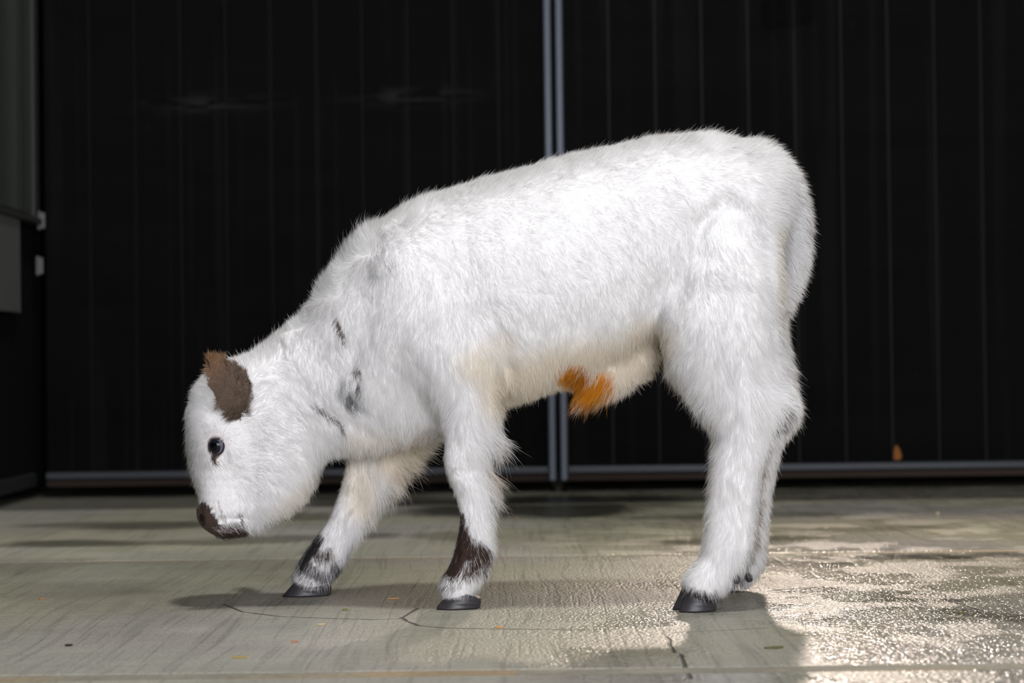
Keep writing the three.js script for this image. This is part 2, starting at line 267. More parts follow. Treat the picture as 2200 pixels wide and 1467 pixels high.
// --- small litter on the concrete
{
  const bits = [   // px, py, long mm, short mm, turn, colour, label
    [845, 1287, 15, 3.5, 0.1, [0.42, 0.24, 0.1], 'thin tan wood shaving lying in the calf shadow left of the near front hoof', 'shaving'],
    [1110, 1113, 6, 6, 0.4, [0.5, 0.19, 0.06], 'small orange crumb on the floor beside the near front leg, far back', 'crumb'],
    [2015, 1103, 7, 7, 0.9, [0.7, 0.55, 0.36], 'small pale crumb far back on the floor near the right edge', 'crumb'],
    [742, 1311, 8, 6, 1.2, [0.17, 0.18, 0.05], 'yellow green moss bit between the two front hooves', 'moss'],
    [147, 1388, 8, 6, 0.2, [0.03, 0.02, 0.015], 'dark dirt crumb at the lower left of the floor', 'crumb'],
    [690, 1343, 10, 5, 0.5, [0.5, 0.4, 0.26], 'pale wood chip just below the long floor crack', 'wood chip'],
    [633, 1380, 7, 4, 0.3, [0.4, 0.2, 0.1], 'orange flake on bare concrete below the far front hoof', 'flake'],
    [515, 1414, 16, 5, 0.15, [0.34, 0.26, 0.08], 'yellow straw bit near the bottom edge at the left', 'straw'],
    [1072, 1349, 8, 3.5, 0.1, [0.55, 0.3, 0.1], 'tan flake beside the crack right of the near front hoof', 'flake'],
    [2064, 1318, 8, 5, 0.8, [0.09, 0.12, 0.02], 'dark green moss bit in the bright wet patch at the right', 'moss'],
    [1664, 1393, 20, 4, 0.2, [0.1, 0.1, 0.03], 'thin olive moss strand at the edge of the bright patch', 'moss'],
    [90, 1288, 9, 5, 0.4, [0.36, 0.17, 0.08], 'small orange flake near the left picture edge', 'flake'],
  ], r = rng(77);
  for (const [px, py, a, b, turn, c, label, cat] of bits) {
    const p = onFloor(px, py), s = new THREE.Shape(), n = 9;
    for (let i = 0; i < n; i++) { const t = i / n * Math.PI * 2, k = 0.75 + 0.45 * r(); s[i ? 'lineTo' : 'moveTo'](Math.cos(t) * a * 0.0005 * k, Math.sin(t) * b * 0.0005 * k); }
    s.closePath();
    const g = new THREE.ExtrudeGeometry(s, { depth: 0.0012, bevelEnabled: true, bevelSize: 0.0005, bevelThickness: 0.0005, bevelSegments: 2 });
    g.rotateX(-Math.PI / 2); g.rotateY(turn); g.translate(0, 0.0006, 0);
    const m = tag(mesh(cat.replace(' ', '_') + '_bit', g, std(lin(...c), 0.8)), label, cat); m.position.set(p.x, 0, p.z);
  }
}
// ------------------------------------------------------------------ the calf
// Its shape is laid out in side view on a millimetre-like grid (u, v): one unit is one photo pixel at the calf's middle plane.
const MM = 0.001;
const calf = tag(group('calf'), 'small fluffy white calf with brown ears lowering its head on wet concrete', 'calf');
// chains of (u, v, radius in u/v units, half width in mm), each at its own z (metres, may change along it: fifth entry)
const CH = [];
function smoothed(nodes, z) {                               // a finer chain along a Catmull-Rom curve through the nodes
  const n = nodes.map((q) => [q[0], q[1], q[2], q[3], q[4] ?? z]), o = [], cr4 = (a, b, c, d, t) => b + 0.5 * t * (c - a + t * (2 * a - 5 * b + 4 * c - d + t * (3 * (b - c) + d - a)));
  for (let i = 0; i + 1 < n.length; i++) for (let s = 0; s < 3; s++) { const A = n[Math.max(0, i - 1)], B = n[i], C = n[i + 1], D = n[Math.min(n.length - 1, i + 2)]; o.push(B.map((_, k) => cr4(A[k], B[k], C[k], D[k], s / 3))); }
  o.push(n[n.length - 1]); return o;
}
function chain(z, k, nodes) {
  if (nodes.length > 3) nodes = smoothed(nodes, z);
  const q = nodes.map(([u, v, r, w, zz]) => { const z0 = zz ?? z, s = (DIST - z0) / FPX, p = at(u, v, z0); return { x: p.x, y: p.y, z: z0, r: r * s, w: w * MM }; });
  const b = { x0: 1e9, x1: -1e9, y0: 1e9, y1: -1e9, z0: 1e9, z1: -1e9 };
  for (const n of q) { b.x0 = Math.min(b.x0, n.x - n.r); b.x1 = Math.max(b.x1, n.x + n.r); b.y0 = Math.min(b.y0, n.y - n.r); b.y1 = Math.max(b.y1, n.y + n.r); b.z0 = Math.min(b.z0, n.z - n.w); b.z1 = Math.max(b.z1, n.z + n.w); }
  CH.push({ q, k, b });
}
// trunk, neck, head
chain(0, 0.03, [[1580, 428, 122, 92], [1480, 455, 158, 108], [1380, 500, 190, 118], [1230, 573, 226, 130], [1080, 624, 234, 126], [960, 658, 228, 112], [890, 706, 205, 96]]);
chain(0, 0.035, [[890, 710, 202, 92], [774, 793, 167, 74], [682, 834, 143, 64], [610, 862, 116, 60], [565, 872, 100, 60]]);
chain(0, 0.03, [[900, 800, 110, 70], [850, 850, 90, 58], [800, 880, 75, 50]]);
chain(0, 0.02, [[560, 872, 98, 60], [500, 880, 90, 63], [488, 950, 82, 60], [486, 1020, 66, 47], [482, 1075, 53, 40], [477, 1098, 51, 38]]);
chain(0, 0.02, [[595, 950, 104, 56], [588, 1020, 84, 45], [548, 1065, 64, 38], [505, 1098, 49, 34]]);
// near and far shoulder
for (const s of [1, -1]) {
  chain(0.07 * s, 0.035, [[890, 590, 70, 40], [930, 690, 105, 46], [985, 775, 92, 44]]);
  chain(0.066 * s, 0.03, [[1570, 490, 105, 50], [1560, 610, 118, 58, 0.074 * s], [1556, 710, 106, 52, 0.08 * s]]);
  chain(0.075 * s, 0.03, [[1490, 690, 66, 40], [1500, 770, 60, 34]]);
}
// near front leg
chain(0.078, 0.02, [[985, 775, 84, 42, 0.075], [1010, 870, 64, 31], [1006, 955, 50, 26], [1002, 995, 46, 25], [1017, 1060, 37, 19], [1023, 1120, 33, 18], [1019, 1185, 39, 20, 0.072], [1000, 1232, 36, 19, 0.069], [982, 1262, 37, 21, 0.066]]);
// far front leg, reaching forward
chain(-0.078, 0.02, [[880, 850, 90, 42, -0.07], [828, 930, 72, 36], [800, 1000, 56, 28], [776, 1060, 45, 24], [741, 1128, 37, 19], [714, 1170, 37, 19], [690, 1210, 41, 20, -0.085], [668, 1243, 38, 21, -0.088]]);
// near hind leg with its hock
chain(0.085, 0.02, [[1556, 710, 106, 50, 0.08], [1568, 800, 92, 43], [1592, 880, 73, 35, 0.09], [1596, 940, 61, 30, 0.095], [1582, 1010, 52, 26, 0.1], [1572, 1090, 50, 24, 0.104], [1566, 1160, 50, 25, 0.108], [1545, 1215, 43, 23, 0.112], [1508, 1258, 40, 24, 0.118]]);
chain(0.088, 0.02, [[1625, 730, 46, 26], [1650, 810, 30, 18], [1673, 872, 29, 17]]);
chain(0.09, 0.02, [[1600, 862, 66, 30], [1664, 880, 34, 20]]);
// far hind leg
chain(-0.078, 0.02, [[1580, 710, 100, 48], [1615, 800, 82, 40], [1640, 880, 62, 30], [1626, 950, 50, 26], [1612, 1040, 45, 22], [1602, 1130, 43, 22], [1596, 1195, 44, 22], [1575, 1230, 40, 22], [1550, 1256, 36, 22]]);
chain(-0.078, 0.02, [[1640, 862, 52, 26], [1678, 888, 26, 16]]);
// sheath below the belly
chain(0, 0.03, [[1270, 780, 46, 26], [1325, 788, 44, 26], [1372, 770, 36, 22]]);
chain(0, 0.02, [[1305, 800, 38, 20], [1280, 830, 26, 15], [1256, 856, 12, 9]]);

function chainDist(c, x, y, z) {
  let d = 1e9; const q = c.q;
  for (let i = 0; i + 1 < q.length; i++) {
    const a = q[i], b = q[i + 1], ux = b.x - a.x, uy = b.y - a.y;
    const t = clamp(((x - a.x) * ux + (y - a.y) * uy) / (ux * ux + uy * uy), 0, 1);
    const r = a.r + (b.r - a.r) * t, w = a.w + (b.w - a.w) * t, zc = a.z + (b.z - a.z) * t;
    const px = x - a.x - ux * t, py = y - a.y - uy * t, pz = z - zc, dp = Math.hypot(px, py);
    const k0 = Math.hypot(dp / r, pz / w), k1 = Math.hypot(dp / (r * r), pz / (w * w));
    const e = k1 > 1e-9 ? k0 * (k0 - 1) / k1 : -Math.min(r, w);
    if (e < d) d = e;
  }
  return d;
}
// creases and hollows of the hide: [u0, v0, u1, v1, width, depth in mm]; both flanks alike
const CREASES = [
  [1560, 440, 1500, 480, 20, 4], [1590, 520, 1590, 560, 26, 4], [1010, 1012, 1050, 992, 16, 5], [1420, 420, 1300, 520, 60, 3], [1560, 440, 1500, 480, 20, 6], [1560, 430, 1640, 470, 16, 5], [1590, 520, 1590, 560, 26, 6],
  [1550, 620, 1570, 700, 22, 4], [1500, 520, 1520, 560, 22, 4], [1340, 620, 1320, 680, 14, 3], [1640, 520, 1660, 760, 18, 6],
  [1060, 690, 1085, 790, 18, 9], [1085, 790, 1075, 850, 18, 8], [1040, 790, 1010, 850, 16, 4], [850, 780, 900, 860, 24, 6], [700, 890, 790, 930, 10, 5], [790, 700, 760, 760, 16, 5], [760, 760, 765, 880, 14, 4],
  [640, 830, 700, 890, 16, 5], [1000, 570, 1060, 690, 26, 3], [620, 1010, 660, 1040, 14, 4], [540, 920, 560, 960, 16, 3], [1180, 640, 1160, 700, 18, 2],
].map(([a, b, c, d, w, e]) => { const p = at(a, b, 0.1), q = at(c, d, 0.1); return { x: p.x, y: p.y, ux: q.x - p.x, uy: q.y - p.y, w: w * PX * 1.15, e: e * MM * 0.6 }; });
function hide(x, y, z) {
  let s = 0; const side = sstep(0.01, 0.04, Math.abs(z));
  for (const c of CREASES) {
    const t = clamp(((x - c.x) * c.ux + (y - c.y) * c.uy) / (c.ux * c.ux + c.uy * c.uy), 0, 1), d = Math.hypot(x - c.x - c.ux * t, y - c.y - c.uy * t) / c.w;
    if (d < 2.5) s += c.e * Math.exp(-d * d);
  }
  if (x > 0.2) {                                            // hollow below the hip bone, behind the flank fold
    const [u, v] = uv(x, y, z);
    if (u > 1420 && u < 1700 && v > 400 && v < 720) {
      const line = u < 1560 ? lerp(505, 428, sstep(1450, 1560, u)) : lerp(428, 480, sstep(1560, 1670, u)), fold = lerp(1488, 1440, clamp((v - 490) / 150, 0, 1));
      s += 0.0068 * sstep(-22, 26, v - line) * sstep(230, 40, v - line) * sstep(-14, 24, u - fold) * sstep(1690, 1610, u);
    }
  }
  return s * side;
}
const EYE = { p: at(463, 957, 0.0615), r: 0.0145 };
const NOSTRIL = [1, -1].map((s) => ({ ...at(432, 1111, 0.022).clone().setZ(0.022 * s) }));
let ACTIVE = CH;
function activate(x, y, z, r) { ACTIVE = CH.filter(({ b }) => Math.hypot(Math.max(b.x0 - x, 0, x - b.x1), Math.max(b.y0 - y, 0, y - b.y1), Math.max(b.z0 - z, 0, z - b.z1)) < r + 0.05); if (!ACTIVE.length) ACTIVE = CH; }
function sdf(x, y, z) {
  let d = 1e9;
  for (const c of ACTIVE) {
    const b = c.b, gx = Math.max(b.x0 - x, 0, x - b.x1), gy = Math.max(b.y0 - y, 0, y - b.y1), gz = Math.max(b.z0 - z, 0, z - b.z1), far = Math.hypot(gx, gy, gz);
    if (far > d + 0.05 && far > 0.05) continue;
    const e = chainDist(c, x, y, z), k = c.k, h = Math.max(k - Math.abs(d - e), 0) / k;
    d = Math.min(d, e) - h * h * k * 0.25;
  }
  if (d < 0.03 && d > -0.05) {
    d += hide(x, y, z);
    for (const s of [1, -1]) {                              // eye socket and brow
      const ex = x - EYE.p.x, ey = y - EYE.p.y, ez = z * s - EYE.p.z, e = Math.hypot(ex, ey, ez);
      if (e < 0.06) {
        d += 0.0024 * Math.exp(-((e / 0.013) ** 2));
        d -= 0.003 * Math.exp(-(((ex - 0.002) / 0.022) ** 2 + ((ey - 0.026) / 0.01) ** 2 + (ez / 0.03) ** 2));
      }
      const nx = x - NOSTRIL[0].x, ny = y - NOSTRIL[0].y, nz = z * s - 0.022, n2 = Math.hypot(nx / 0.010, ny / 0.0095, nz / 0.009);
      if (n2 < 2.5) d += 0.008 * Math.exp(-(n2 ** 2) * 1.4) - 0.0022 * Math.exp(-((n2 - 1.5) ** 2) * 5);
      const m = Math.hypot((x - MOUTH.x) / 0.022, (y - MOUTH.y - (x - MOUTH.x) * 0.05) / 0.0028); // mouth line
      if (m < 3 && Math.abs(z) < 0.06) d += 0.0035 * Math.exp(-m * m) * 0.5;
    }
  }
  return d;
}
const MOUTH = at(505, 1112, 0.03);

// --- surface nets over a sparse grid
function netted(f, lo, hi, cell, before) {
  const nx = Math.ceil((hi.x - lo.x) / cell) + 1, ny = Math.ceil((hi.y - lo.y) / cell) + 1, nz = Math.ceil((hi.z - lo.z) / cell) + 1;
  const F = new Float32Array(nx * ny * nz).fill(1), id = (i, j, k) => i + nx * (j + ny * k), S = 8;
  for (let K = 0; K < nz; K += S) for (let J = 0; J < ny; J += S) for (let I = 0; I < nx; I += S) {
    if (before) before(lo.x + (I + S / 2) * cell, lo.y + (J + S / 2) * cell, lo.z + (K + S / 2) * cell, S * cell);
    const c = f(lo.x + (I + S / 2) * cell, lo.y + (J + S / 2) * cell, lo.z + (K + S / 2) * cell), skip = Math.abs(c) > S * cell * 1.6 + 0.012;
    for (let k = K; k < Math.min(K + S, nz); k++) for (let j = J; j < Math.min(J + S, ny); j++) for (let i = I; i < Math.min(I + S, nx); i++) F[id(i, j, k)] = skip ? c : f(lo.x + i * cell, lo.y + j * cell, lo.z + k * cell);
  }
  const vert = new Int32Array(nx * ny * nz).fill(-1), P = [], idx = [];
  const corner = [[0, 0, 0], [1, 0, 0], [0, 1, 0], [1, 1, 0], [0, 0, 1], [1, 0, 1], [0, 1, 1], [1, 1, 1]], edges = [[0, 1], [2, 3], [4, 5], [6, 7], [0, 2], [1, 3], [4, 6], [5, 7], [0, 4], [1, 5], [2, 6], [3, 7]];
  for (let k = 0; k < nz - 1; k++) for (let j = 0; j < ny - 1; j++) for (let i = 0; i < nx - 1; i++) {
    const v = corner.map(([a, b, c]) => F[id(i + a, j + b, k + c)]);
    let n = 0, x = 0, y = 0, z = 0;
    for (const [a, b] of edges) if ((v[a] < 0) !== (v[b] < 0)) { const t = v[a] / (v[a] - v[b]), A = corner[a], B = corner[b]; x += lerp(A[0], B[0], t); y += lerp(A[1], B[1], t); z += lerp(A[2], B[2], t); n++; }
    if (n) { vert[id(i, j, k)] = P.length / 3; P.push(lo.x + (i + x / n) * cell, lo.y + (j + y / n) * cell, lo.z + (k + z / n) * cell); }
  }
  const quad = (a, b, c, d, flip) => { if (a < 0 || b < 0 || c < 0 || d < 0) return; if (flip) idx.push(a, c, b, a, d, c); else idx.push(a, b, c, a, c, d); };
  for (let k = 1; k < nz - 1; k++) for (let j = 1; j < ny - 1; j++) for (let i = 1; i < nx - 1; i++) {
    const s = F[id(i, j, k)] < 0;
    if (s !== F[id(i + 1, j, k)] < 0) quad(vert[id(i, j - 1, k - 1)], vert[id(i, j, k - 1)], vert[id(i, j, k)], vert[id(i, j - 1, k)], !s);
    if (s !== F[id(i, j + 1, k)] < 0) quad(vert[id(i - 1, j, k - 1)], vert[id(i - 1, j, k)], vert[id(i, j, k)], vert[id(i, j, k - 1)], !s);
    if (s !== F[id(i, j, k + 1)] < 0) quad(vert[id(i - 1, j - 1, k)], vert[id(i, j - 1, k)], vert[id(i, j, k)], vert[id(i - 1, j, k)], !s);
  }
  return { pos: new Float32Array(P), index: new Uint32Array(idx) };
}
function withNormals(net, f, e = 0.002) {
  const n = new Float32Array(net.pos.length);
  for (let i = 0; i < n.length; i += 3) {
    const x = net.pos[i], y = net.pos[i + 1], z = net.pos[i + 2];
    const a = f(x + e, y, z) - f(x - e, y, z), b = f(x, y + e, z) - f(x, y - e, z), c = f(x, y, z + e) - f(x, y, z - e), l = Math.hypot(a, b, c) || 1;
    n[i] = a / l; n[i + 1] = b / l; n[i + 2] = c / l;
  }
  net.nor = n; return net;
}
function toGeometry(net, col) {
  const g = new THREE.BufferGeometry();
  g.setAttribute('position', new THREE.BufferAttribute(net.pos, 3)); g.setAttribute('normal', new THREE.BufferAttribute(net.nor, 3));
  if (col) g.setAttribute('color', new THREE.BufferAttribute(col, 3));
  g.setIndex(new THREE.BufferAttribute(net.index, 1)); return g;
}
// place of a point in the side view; the near flank and the far flank share it
const UV0 = at(1100, 733.5, 0);
const cr = Math.cos(0.7 * Math.PI / 180), sr = Math.sin(0.7 * Math.PI / 180);
function uv(x, y, z) {
  const k = FPX / (DIST - Math.min(Math.abs(z), 0.1)), X = (x - UV0.x) * k, Y = (y - UV0.y) * k;
  return [1100 + X * cr + Y * -sr, 733.5 - (X * sr + Y * cr)];
}
const CELL = 0.0036;
const bodyNet = netted(sdf, V(-0.47, 0.007, -0.165), V(0.43, 0.66, 0.175), CELL, activate); ACTIVE = CH;
const body = withNormals(bodyNet, (x, y, z) => sdf(x, y, z));

// --- colour of the coat: markings plus some painted bounce and shading, [kind, points, width, colour, strength, side] in side view
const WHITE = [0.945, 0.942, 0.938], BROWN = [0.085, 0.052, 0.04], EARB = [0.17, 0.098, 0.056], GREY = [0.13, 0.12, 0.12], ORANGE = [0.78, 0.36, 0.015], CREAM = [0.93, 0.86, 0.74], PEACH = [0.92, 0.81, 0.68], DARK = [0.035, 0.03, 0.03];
const MARKS = [
  // near front cannon
  [[[982, 1115], [990, 1150], [990, 1190], [975, 1225]], 17, BROWN, 1, 'nf'], [[[1000, 1165], [1030, 1178], [1040, 1190]], 15, BROWN, 0.95, 'nf'], [[[1000, 1190], [1030, 1205], [1005, 1230]], 12, BROWN, 0.85, 'nf'], [[[1048, 1225], [1052, 1240]], 9, BROWN, 0.8, 'nf'], [[[960, 1258], [985, 1252]], 10, GREY, 0.5, 'nf'],
  // far front pastern
  [[[665, 1180], [640, 1215], [622, 1245]], 10, DARK, 1, 'ff'], [[[690, 1205], [660, 1215]], 9, BROWN, 0.8, 'ff'], [[[705, 1240], [712, 1265]], 16, GREY, 0.9, 'ff'], [[[640, 1250], [680, 1270]], 22, GREY, 0.6, 'ff'], [[[745, 1200], [722, 1240]], 8, BROWN, 0.7, 'ff'],
  // hocks and hind pasterns
  [[[1682, 880], [1675, 925]], 12, GREY, 0.45, 'nh'], [[[1468, 1262], [1520, 1275]], 9, DARK, 0.9, 'nh'], [[[1530, 1268], [1545, 1280]], 8, GREY, 0.7, 'nh'], [[[1582, 1240], [1584, 1246]], 8, DARK, 0.9, 'nh'],
  [[[1660, 1010], [1645, 1120], [1636, 1190]], 12, [0.3, 0.2, 0.13], 0.55, 'fh'], [[[1630, 1140], [1628, 1150]], 8, BROWN, 0.9, 'fh'], [[[1615, 1215], [1600, 1260]], 18, GREY, 0.85, 'fh'],
  // neck blotches
  [[[722, 690], [732, 715], [738, 728]], 6, BROWN, 0.6, 'b'], [[[766, 788], [769, 802]], 6, BROWN, 0.7, 'b'], [[[742, 820], [745, 860]], 14, GREY, 0.45, 'b'], [[[751, 845], [759, 868]], 5, BROWN, 0.55, 'b'], [[[768, 818], [775, 850]], 4, DARK, 0.4, 'b'], [[[755, 850], [750, 872]], 12, GREY, 0.6, 'b'], [[[775, 830], [778, 870]], 9, GREY, 0.3, 'b'], [[[670, 868], [738, 915]], 4, BROWN, 0.65, 'b'], [[[795, 565], [806, 595]], 9, GREY, 0.24, 'b'], [[[832, 562], [838, 572]], 7, GREY, 0.3, 'b'], [[[705, 745], [700, 760]], 10, GREY, 0.15, 'b'],
  // face, with faint grey brow and cheek shading painted in
  [[[448, 930], [440, 1000]], 10, GREY, 0.12, 'b'], [[[500, 970], [520, 1030]], 20, GREY, 0.1, 'b'], [[[470, 1075], [475, 1105], [488, 1112]], 3, BROWN, 0.5, 'b'], [[[430, 1150], [470, 1152], [512, 1145]], 13, BROWN, 0.95, 'b'], [[[505, 1130], [515, 1142]], 9, BROWN, 0.7, 'b'], [[[459, 982], [460, 992]], 5, BROWN, 0.9, 'b'],
  [[[516, 1104], [518, 1118]], 3, BROWN, 0.8, 'b'],
  // cream underline and inner-leg hair, with floor bounce and tail-gap shade painted in
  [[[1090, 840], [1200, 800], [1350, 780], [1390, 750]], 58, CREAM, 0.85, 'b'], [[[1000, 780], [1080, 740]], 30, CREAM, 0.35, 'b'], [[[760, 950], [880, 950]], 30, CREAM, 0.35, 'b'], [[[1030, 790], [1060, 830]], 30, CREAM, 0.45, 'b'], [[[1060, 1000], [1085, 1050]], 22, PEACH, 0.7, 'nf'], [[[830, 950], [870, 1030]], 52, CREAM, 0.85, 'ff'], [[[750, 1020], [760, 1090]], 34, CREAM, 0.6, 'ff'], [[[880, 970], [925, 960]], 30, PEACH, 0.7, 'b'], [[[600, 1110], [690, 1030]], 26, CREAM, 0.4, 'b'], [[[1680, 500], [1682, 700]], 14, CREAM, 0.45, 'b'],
  // iodine on the navel
  [[[1215, 802], [1245, 803], [1275, 838]], 18, ORANGE, 1, 'n'], [[[1250, 815], [1256, 850]], 20, [0.55, 0.2, 0.008], 0.7, 'n'], [[[1296, 820], [1278, 838]], 24, ORANGE, 1, 'n'],
];
function regionOf(u, v, z) {                                // which limb a point of the surface belongs to
  if (v > 905 && u > 900 && u < 1130 && z > 0.03) return 'nf';
  if (v > 985 && u > 590 && u < 920 && z < -0.03 || v > 940 && u > 730 && u < 930 && z < -0.03) return 'ff';
  if (v > 760 && u > 1410 && z > 0.03) return 'nh';
  if (v > 760 && u > 1410 && z < -0.03) return 'fh';
  return 'b';
}
function coat(u, v, z, rnd) {
  const reg = regionOf(u, v, z);
  let c = WHITE.slice();
  for (const [pts, w, col, s, side] of MARKS) {
    const ok = side === reg || (side === 'n' && reg === 'b');
    if (!ok || (w < 12 && side === 'b' && z < 0)) continue;
    let d = 1e9;
    if (pts.length === 1) d = Math.hypot(u - pts[0][0], v - pts[0][1]);
    for (let i = 0; i + 1 < pts.length; i++) { const [ax, ay] = pts[i], [bx, by] = pts[i + 1], ux = bx - ax, uy = by - ay, t = clamp(((u - ax) * ux + (v - ay) * uy) / (ux * ux + uy * uy), 0, 1); d = Math.min(d, Math.hypot(u - ax - ux * t, v - ay - uy * t)); }
    const f = s * (1 - sstep(0.4, 1.55, d / w));
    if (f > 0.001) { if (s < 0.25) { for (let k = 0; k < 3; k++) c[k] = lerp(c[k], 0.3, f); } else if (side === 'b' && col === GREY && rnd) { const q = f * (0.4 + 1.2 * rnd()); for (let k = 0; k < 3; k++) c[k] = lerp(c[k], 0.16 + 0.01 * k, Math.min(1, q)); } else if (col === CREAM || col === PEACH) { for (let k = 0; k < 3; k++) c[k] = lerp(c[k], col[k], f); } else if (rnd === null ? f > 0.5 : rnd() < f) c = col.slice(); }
  }
  return c;
}
const noseMask = (u, v, z) => {                             // bare brown muzzle
  const edge = 447 + (v - 1080) * 0.62 + (vnoise(v * 0.11, z * 300) - 0.5) * 9;
  return (v > 1080 && u < edge - 2 && u < 470) || (v > 1128 - (u - 455) * 0.05 && u < 512 && v > 1080 && u >= 455);
};
const eyeRim = (x, y) => { const dx = x - EYE.p.x + 0.0004, dy = y - EYE.p.y + 0.0012, t = sstep(-0.006, -0.017, dy); return Math.hypot((dx + 0.0014 * t) / (0.0106 - 0.0055 * t), dy / (dy < 0 ? 0.0162 : 0.0122)); };   // 1 along the edge of the bare rim round the eye
{
  const n = body.pos.length / 3, col = new Float32Array(n * 3);
  for (let i = 0; i < n; i++) {
    const x = body.pos[i * 3], y = body.pos[i * 3 + 1], z = body.pos[i * 3 + 2], [u, v] = uv(x, y, z);
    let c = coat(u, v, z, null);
    if (noseMask(u, v, z)) c = [0.05, 0.03, 0.023];
    const e = eyeRim(x, y); if (e < 1.8 && Math.abs(z) > 0.03 && u < 520) c = c.map((q, k) => lerp([0.03, 0.018, 0.016][k], q * (k ? 0.86 : 0.9), sstep(0.95, 1.25, e)));
    col.set(c, i * 3);
  }
  body.geo = toGeometry(body, col);
}
const mSkin = new THREE.MeshPhysicalMaterial({ vertexColors: true, roughness: 0.75 });
const bodyMesh = mesh('body', body.geo, mSkin, calf);

// --- muzzle: the bare pad over the nose, with nostrils
{
  const keep = [], p = body.pos, q = new Float32Array(p.length);
  for (let i = 0; i < p.length; i++) q[i] = p[i] + body.nor[i] * 0.0005;
  for (let t = 0; t < body.index.length; t += 3) {
    let n = 0; for (let k = 0; k < 3; k++) { const i = body.index[t + k] * 3, [u, v] = uv(p[i], p[i + 1], p[i + 2]); if (u < 540 && noseMask(u, v, p[i + 2])) n++; }
    if (n === 3) keep.push(body.index[t], body.index[t + 1], body.index[t + 2]);
  }
  const map = new Map(), P = [], N = [], I = keep.map((i) => { if (!map.has(i)) { map.set(i, P.length / 3); P.push(q[i * 3], q[i * 3 + 1], q[i * 3 + 2]); N.push(body.nor[i * 3], body.nor[i * 3 + 1], body.nor[i * 3 + 2]); } return map.get(i); });
  const muzzle = tag(mesh('muzzle', toGeometry({ pos: new Float32Array(P), nor: new Float32Array(N), index: new Uint32Array(I) }), new THREE.MeshPhysicalMaterial({ color: lin(0.052, 0.031, 0.024), roughness: 0.5, clearcoat: 0.2, clearcoatRoughness: 0.4 }), calf), 'bare dark brown muzzle');
  for (const s of [1, -1]) {
    const c = at(434, 1112, 0.02); let z = 0.06; while (z > 0.004 && sdf(c.x, c.y, z) > 0.0005) z -= 0.0004;
    const e = 0.002, nrm = V(sdf(c.x + e, c.y, z) - sdf(c.x - e, c.y, z), sdf(c.x, c.y + e, z) - sdf(c.x, c.y - e, z), sdf(c.x, c.y, z + e) - sdf(c.x, c.y, z - e)).normalize(); nrm.z *= s;
    const g = new THREE.SphereGeometry(1, 24, 16); g.scale(0.0062, 0.0105, 0.0018); g.applyQuaternion(new THREE.Quaternion().setFromUnitVectors(V(0, 0, 1), nrm)); g.translate(c.x, c.y, z * s);
    mesh('nostril', g, std(lin(0.004, 0.003, 0.003), 0.6), muzzle);
  }
}
// --- eyes
for (const s of [1, -1]) {
  let zs = 0.09; while (sdf(EYE.p.x, EYE.p.y, zs) > 0) zs -= 0.0003;
  zs += 0.0024;                                            // the cheek's surface before the socket was pressed in
  const R = 0.0138, out = V(-0.14, 0.03, s).normalize(), c = V(EYE.p.x, EYE.p.y, zs * s).addScaledVector(out, 0.0016 - R);
  const q = new THREE.Quaternion().setFromUnitVectors(V(0, 0, 1), V(out.x, out.y, Math.abs(out.z)));
  const put = (g) => { g.applyQuaternion(q); if (s < 0) { g.scale(1, 1, -1); const ix = g.index.array; for (let i = 0; i < ix.length; i += 3) [ix[i + 1], ix[i + 2]] = [ix[i + 2], ix[i + 1]]; } g.translate(c.x, c.y, c.z); return g; };
  const cap = (r, th, sx, sy, dx, dy) => { const g = new THREE.SphereGeometry(r, 40, 20, 0, Math.PI * 2, 0, th); g.rotateX(Math.PI / 2); g.scale(sx, sy, 1); g.rotateY(dx); g.rotateX(dy); return put(g); };
  const eye = mesh('eyeball', put(new THREE.SphereGeometry(R, 40, 28)), new THREE.MeshPhysicalMaterial({ color: lin(0.13, 0.125, 0.165), roughness: 0.2, specularIntensity: 0.5 }), calf);
  mesh('iris', cap(R * 1.012, 0.66, 1, 1.1, -0.16, 0.12), new THREE.MeshPhysicalMaterial({ color: lin(0.012, 0.013, 0.02), roughness: 0.12, specularIntensity: 0.5 }), eye);
  mesh('pupil', cap(R * 1.022, 0.36, 1, 1.1, -0.18, 0.12), new THREE.MeshPhysicalMaterial({ color: lin(0.002, 0.002, 0.003), roughness: 0.08, specularIntensity: 0.5 }), eye);
  const N = 72, K = 9, P = [], I = [];                     // lids: an almond rim that rises from the ball and sinks into the hide, with the tear corner towards the nose
  for (let i = 0; i < N; i++) {
    const a = i / N * Math.PI * 2, tear = Math.exp(-(((a - 4.3) / 0.3) ** 2)), ex = 0.0092 * Math.cos(a) - 0.0012 * tear, ey = 0.0112 * Math.sin(a) - 0.005 * tear, r0 = Math.hypot(ex, ey), ball = Math.sqrt(R * R - Math.min(r0, R * 0.93) ** 2);
    for (let k = 0; k < K; k++) {
      const t = k / (K - 1), r = r0 + lerp(-0.0006, 0.0042, t), h = ball + lerp(-0.001, -0.0042, t) + 0.0026 * Math.sin(Math.PI * Math.min(1, t * 1.25)), p = V(ex / r0 * r, ey / r0 * r, h); P.push(p.x, p.y, p.z);
    }
  }
  for (let i = 0; i < N; i++) for (let k = 0; k + 1 < K; k++) { const a = i * K + k, b = ((i + 1) % N) * K + k; I.push(a, a + 1, b, b, a + 1, b + 1); }
  const g = new THREE.BufferGeometry(); g.setAttribute('position', new THREE.BufferAttribute(new Float32Array(P), 3)); g.setIndex(I); put(g); g.computeVertexNormals();
  tag(mesh('eyelid', g, std(lin(0.014, 0.008, 0.008), 0.7, { side: THREE.DoubleSide }), calf), 'dark rim of the eyelids');
}
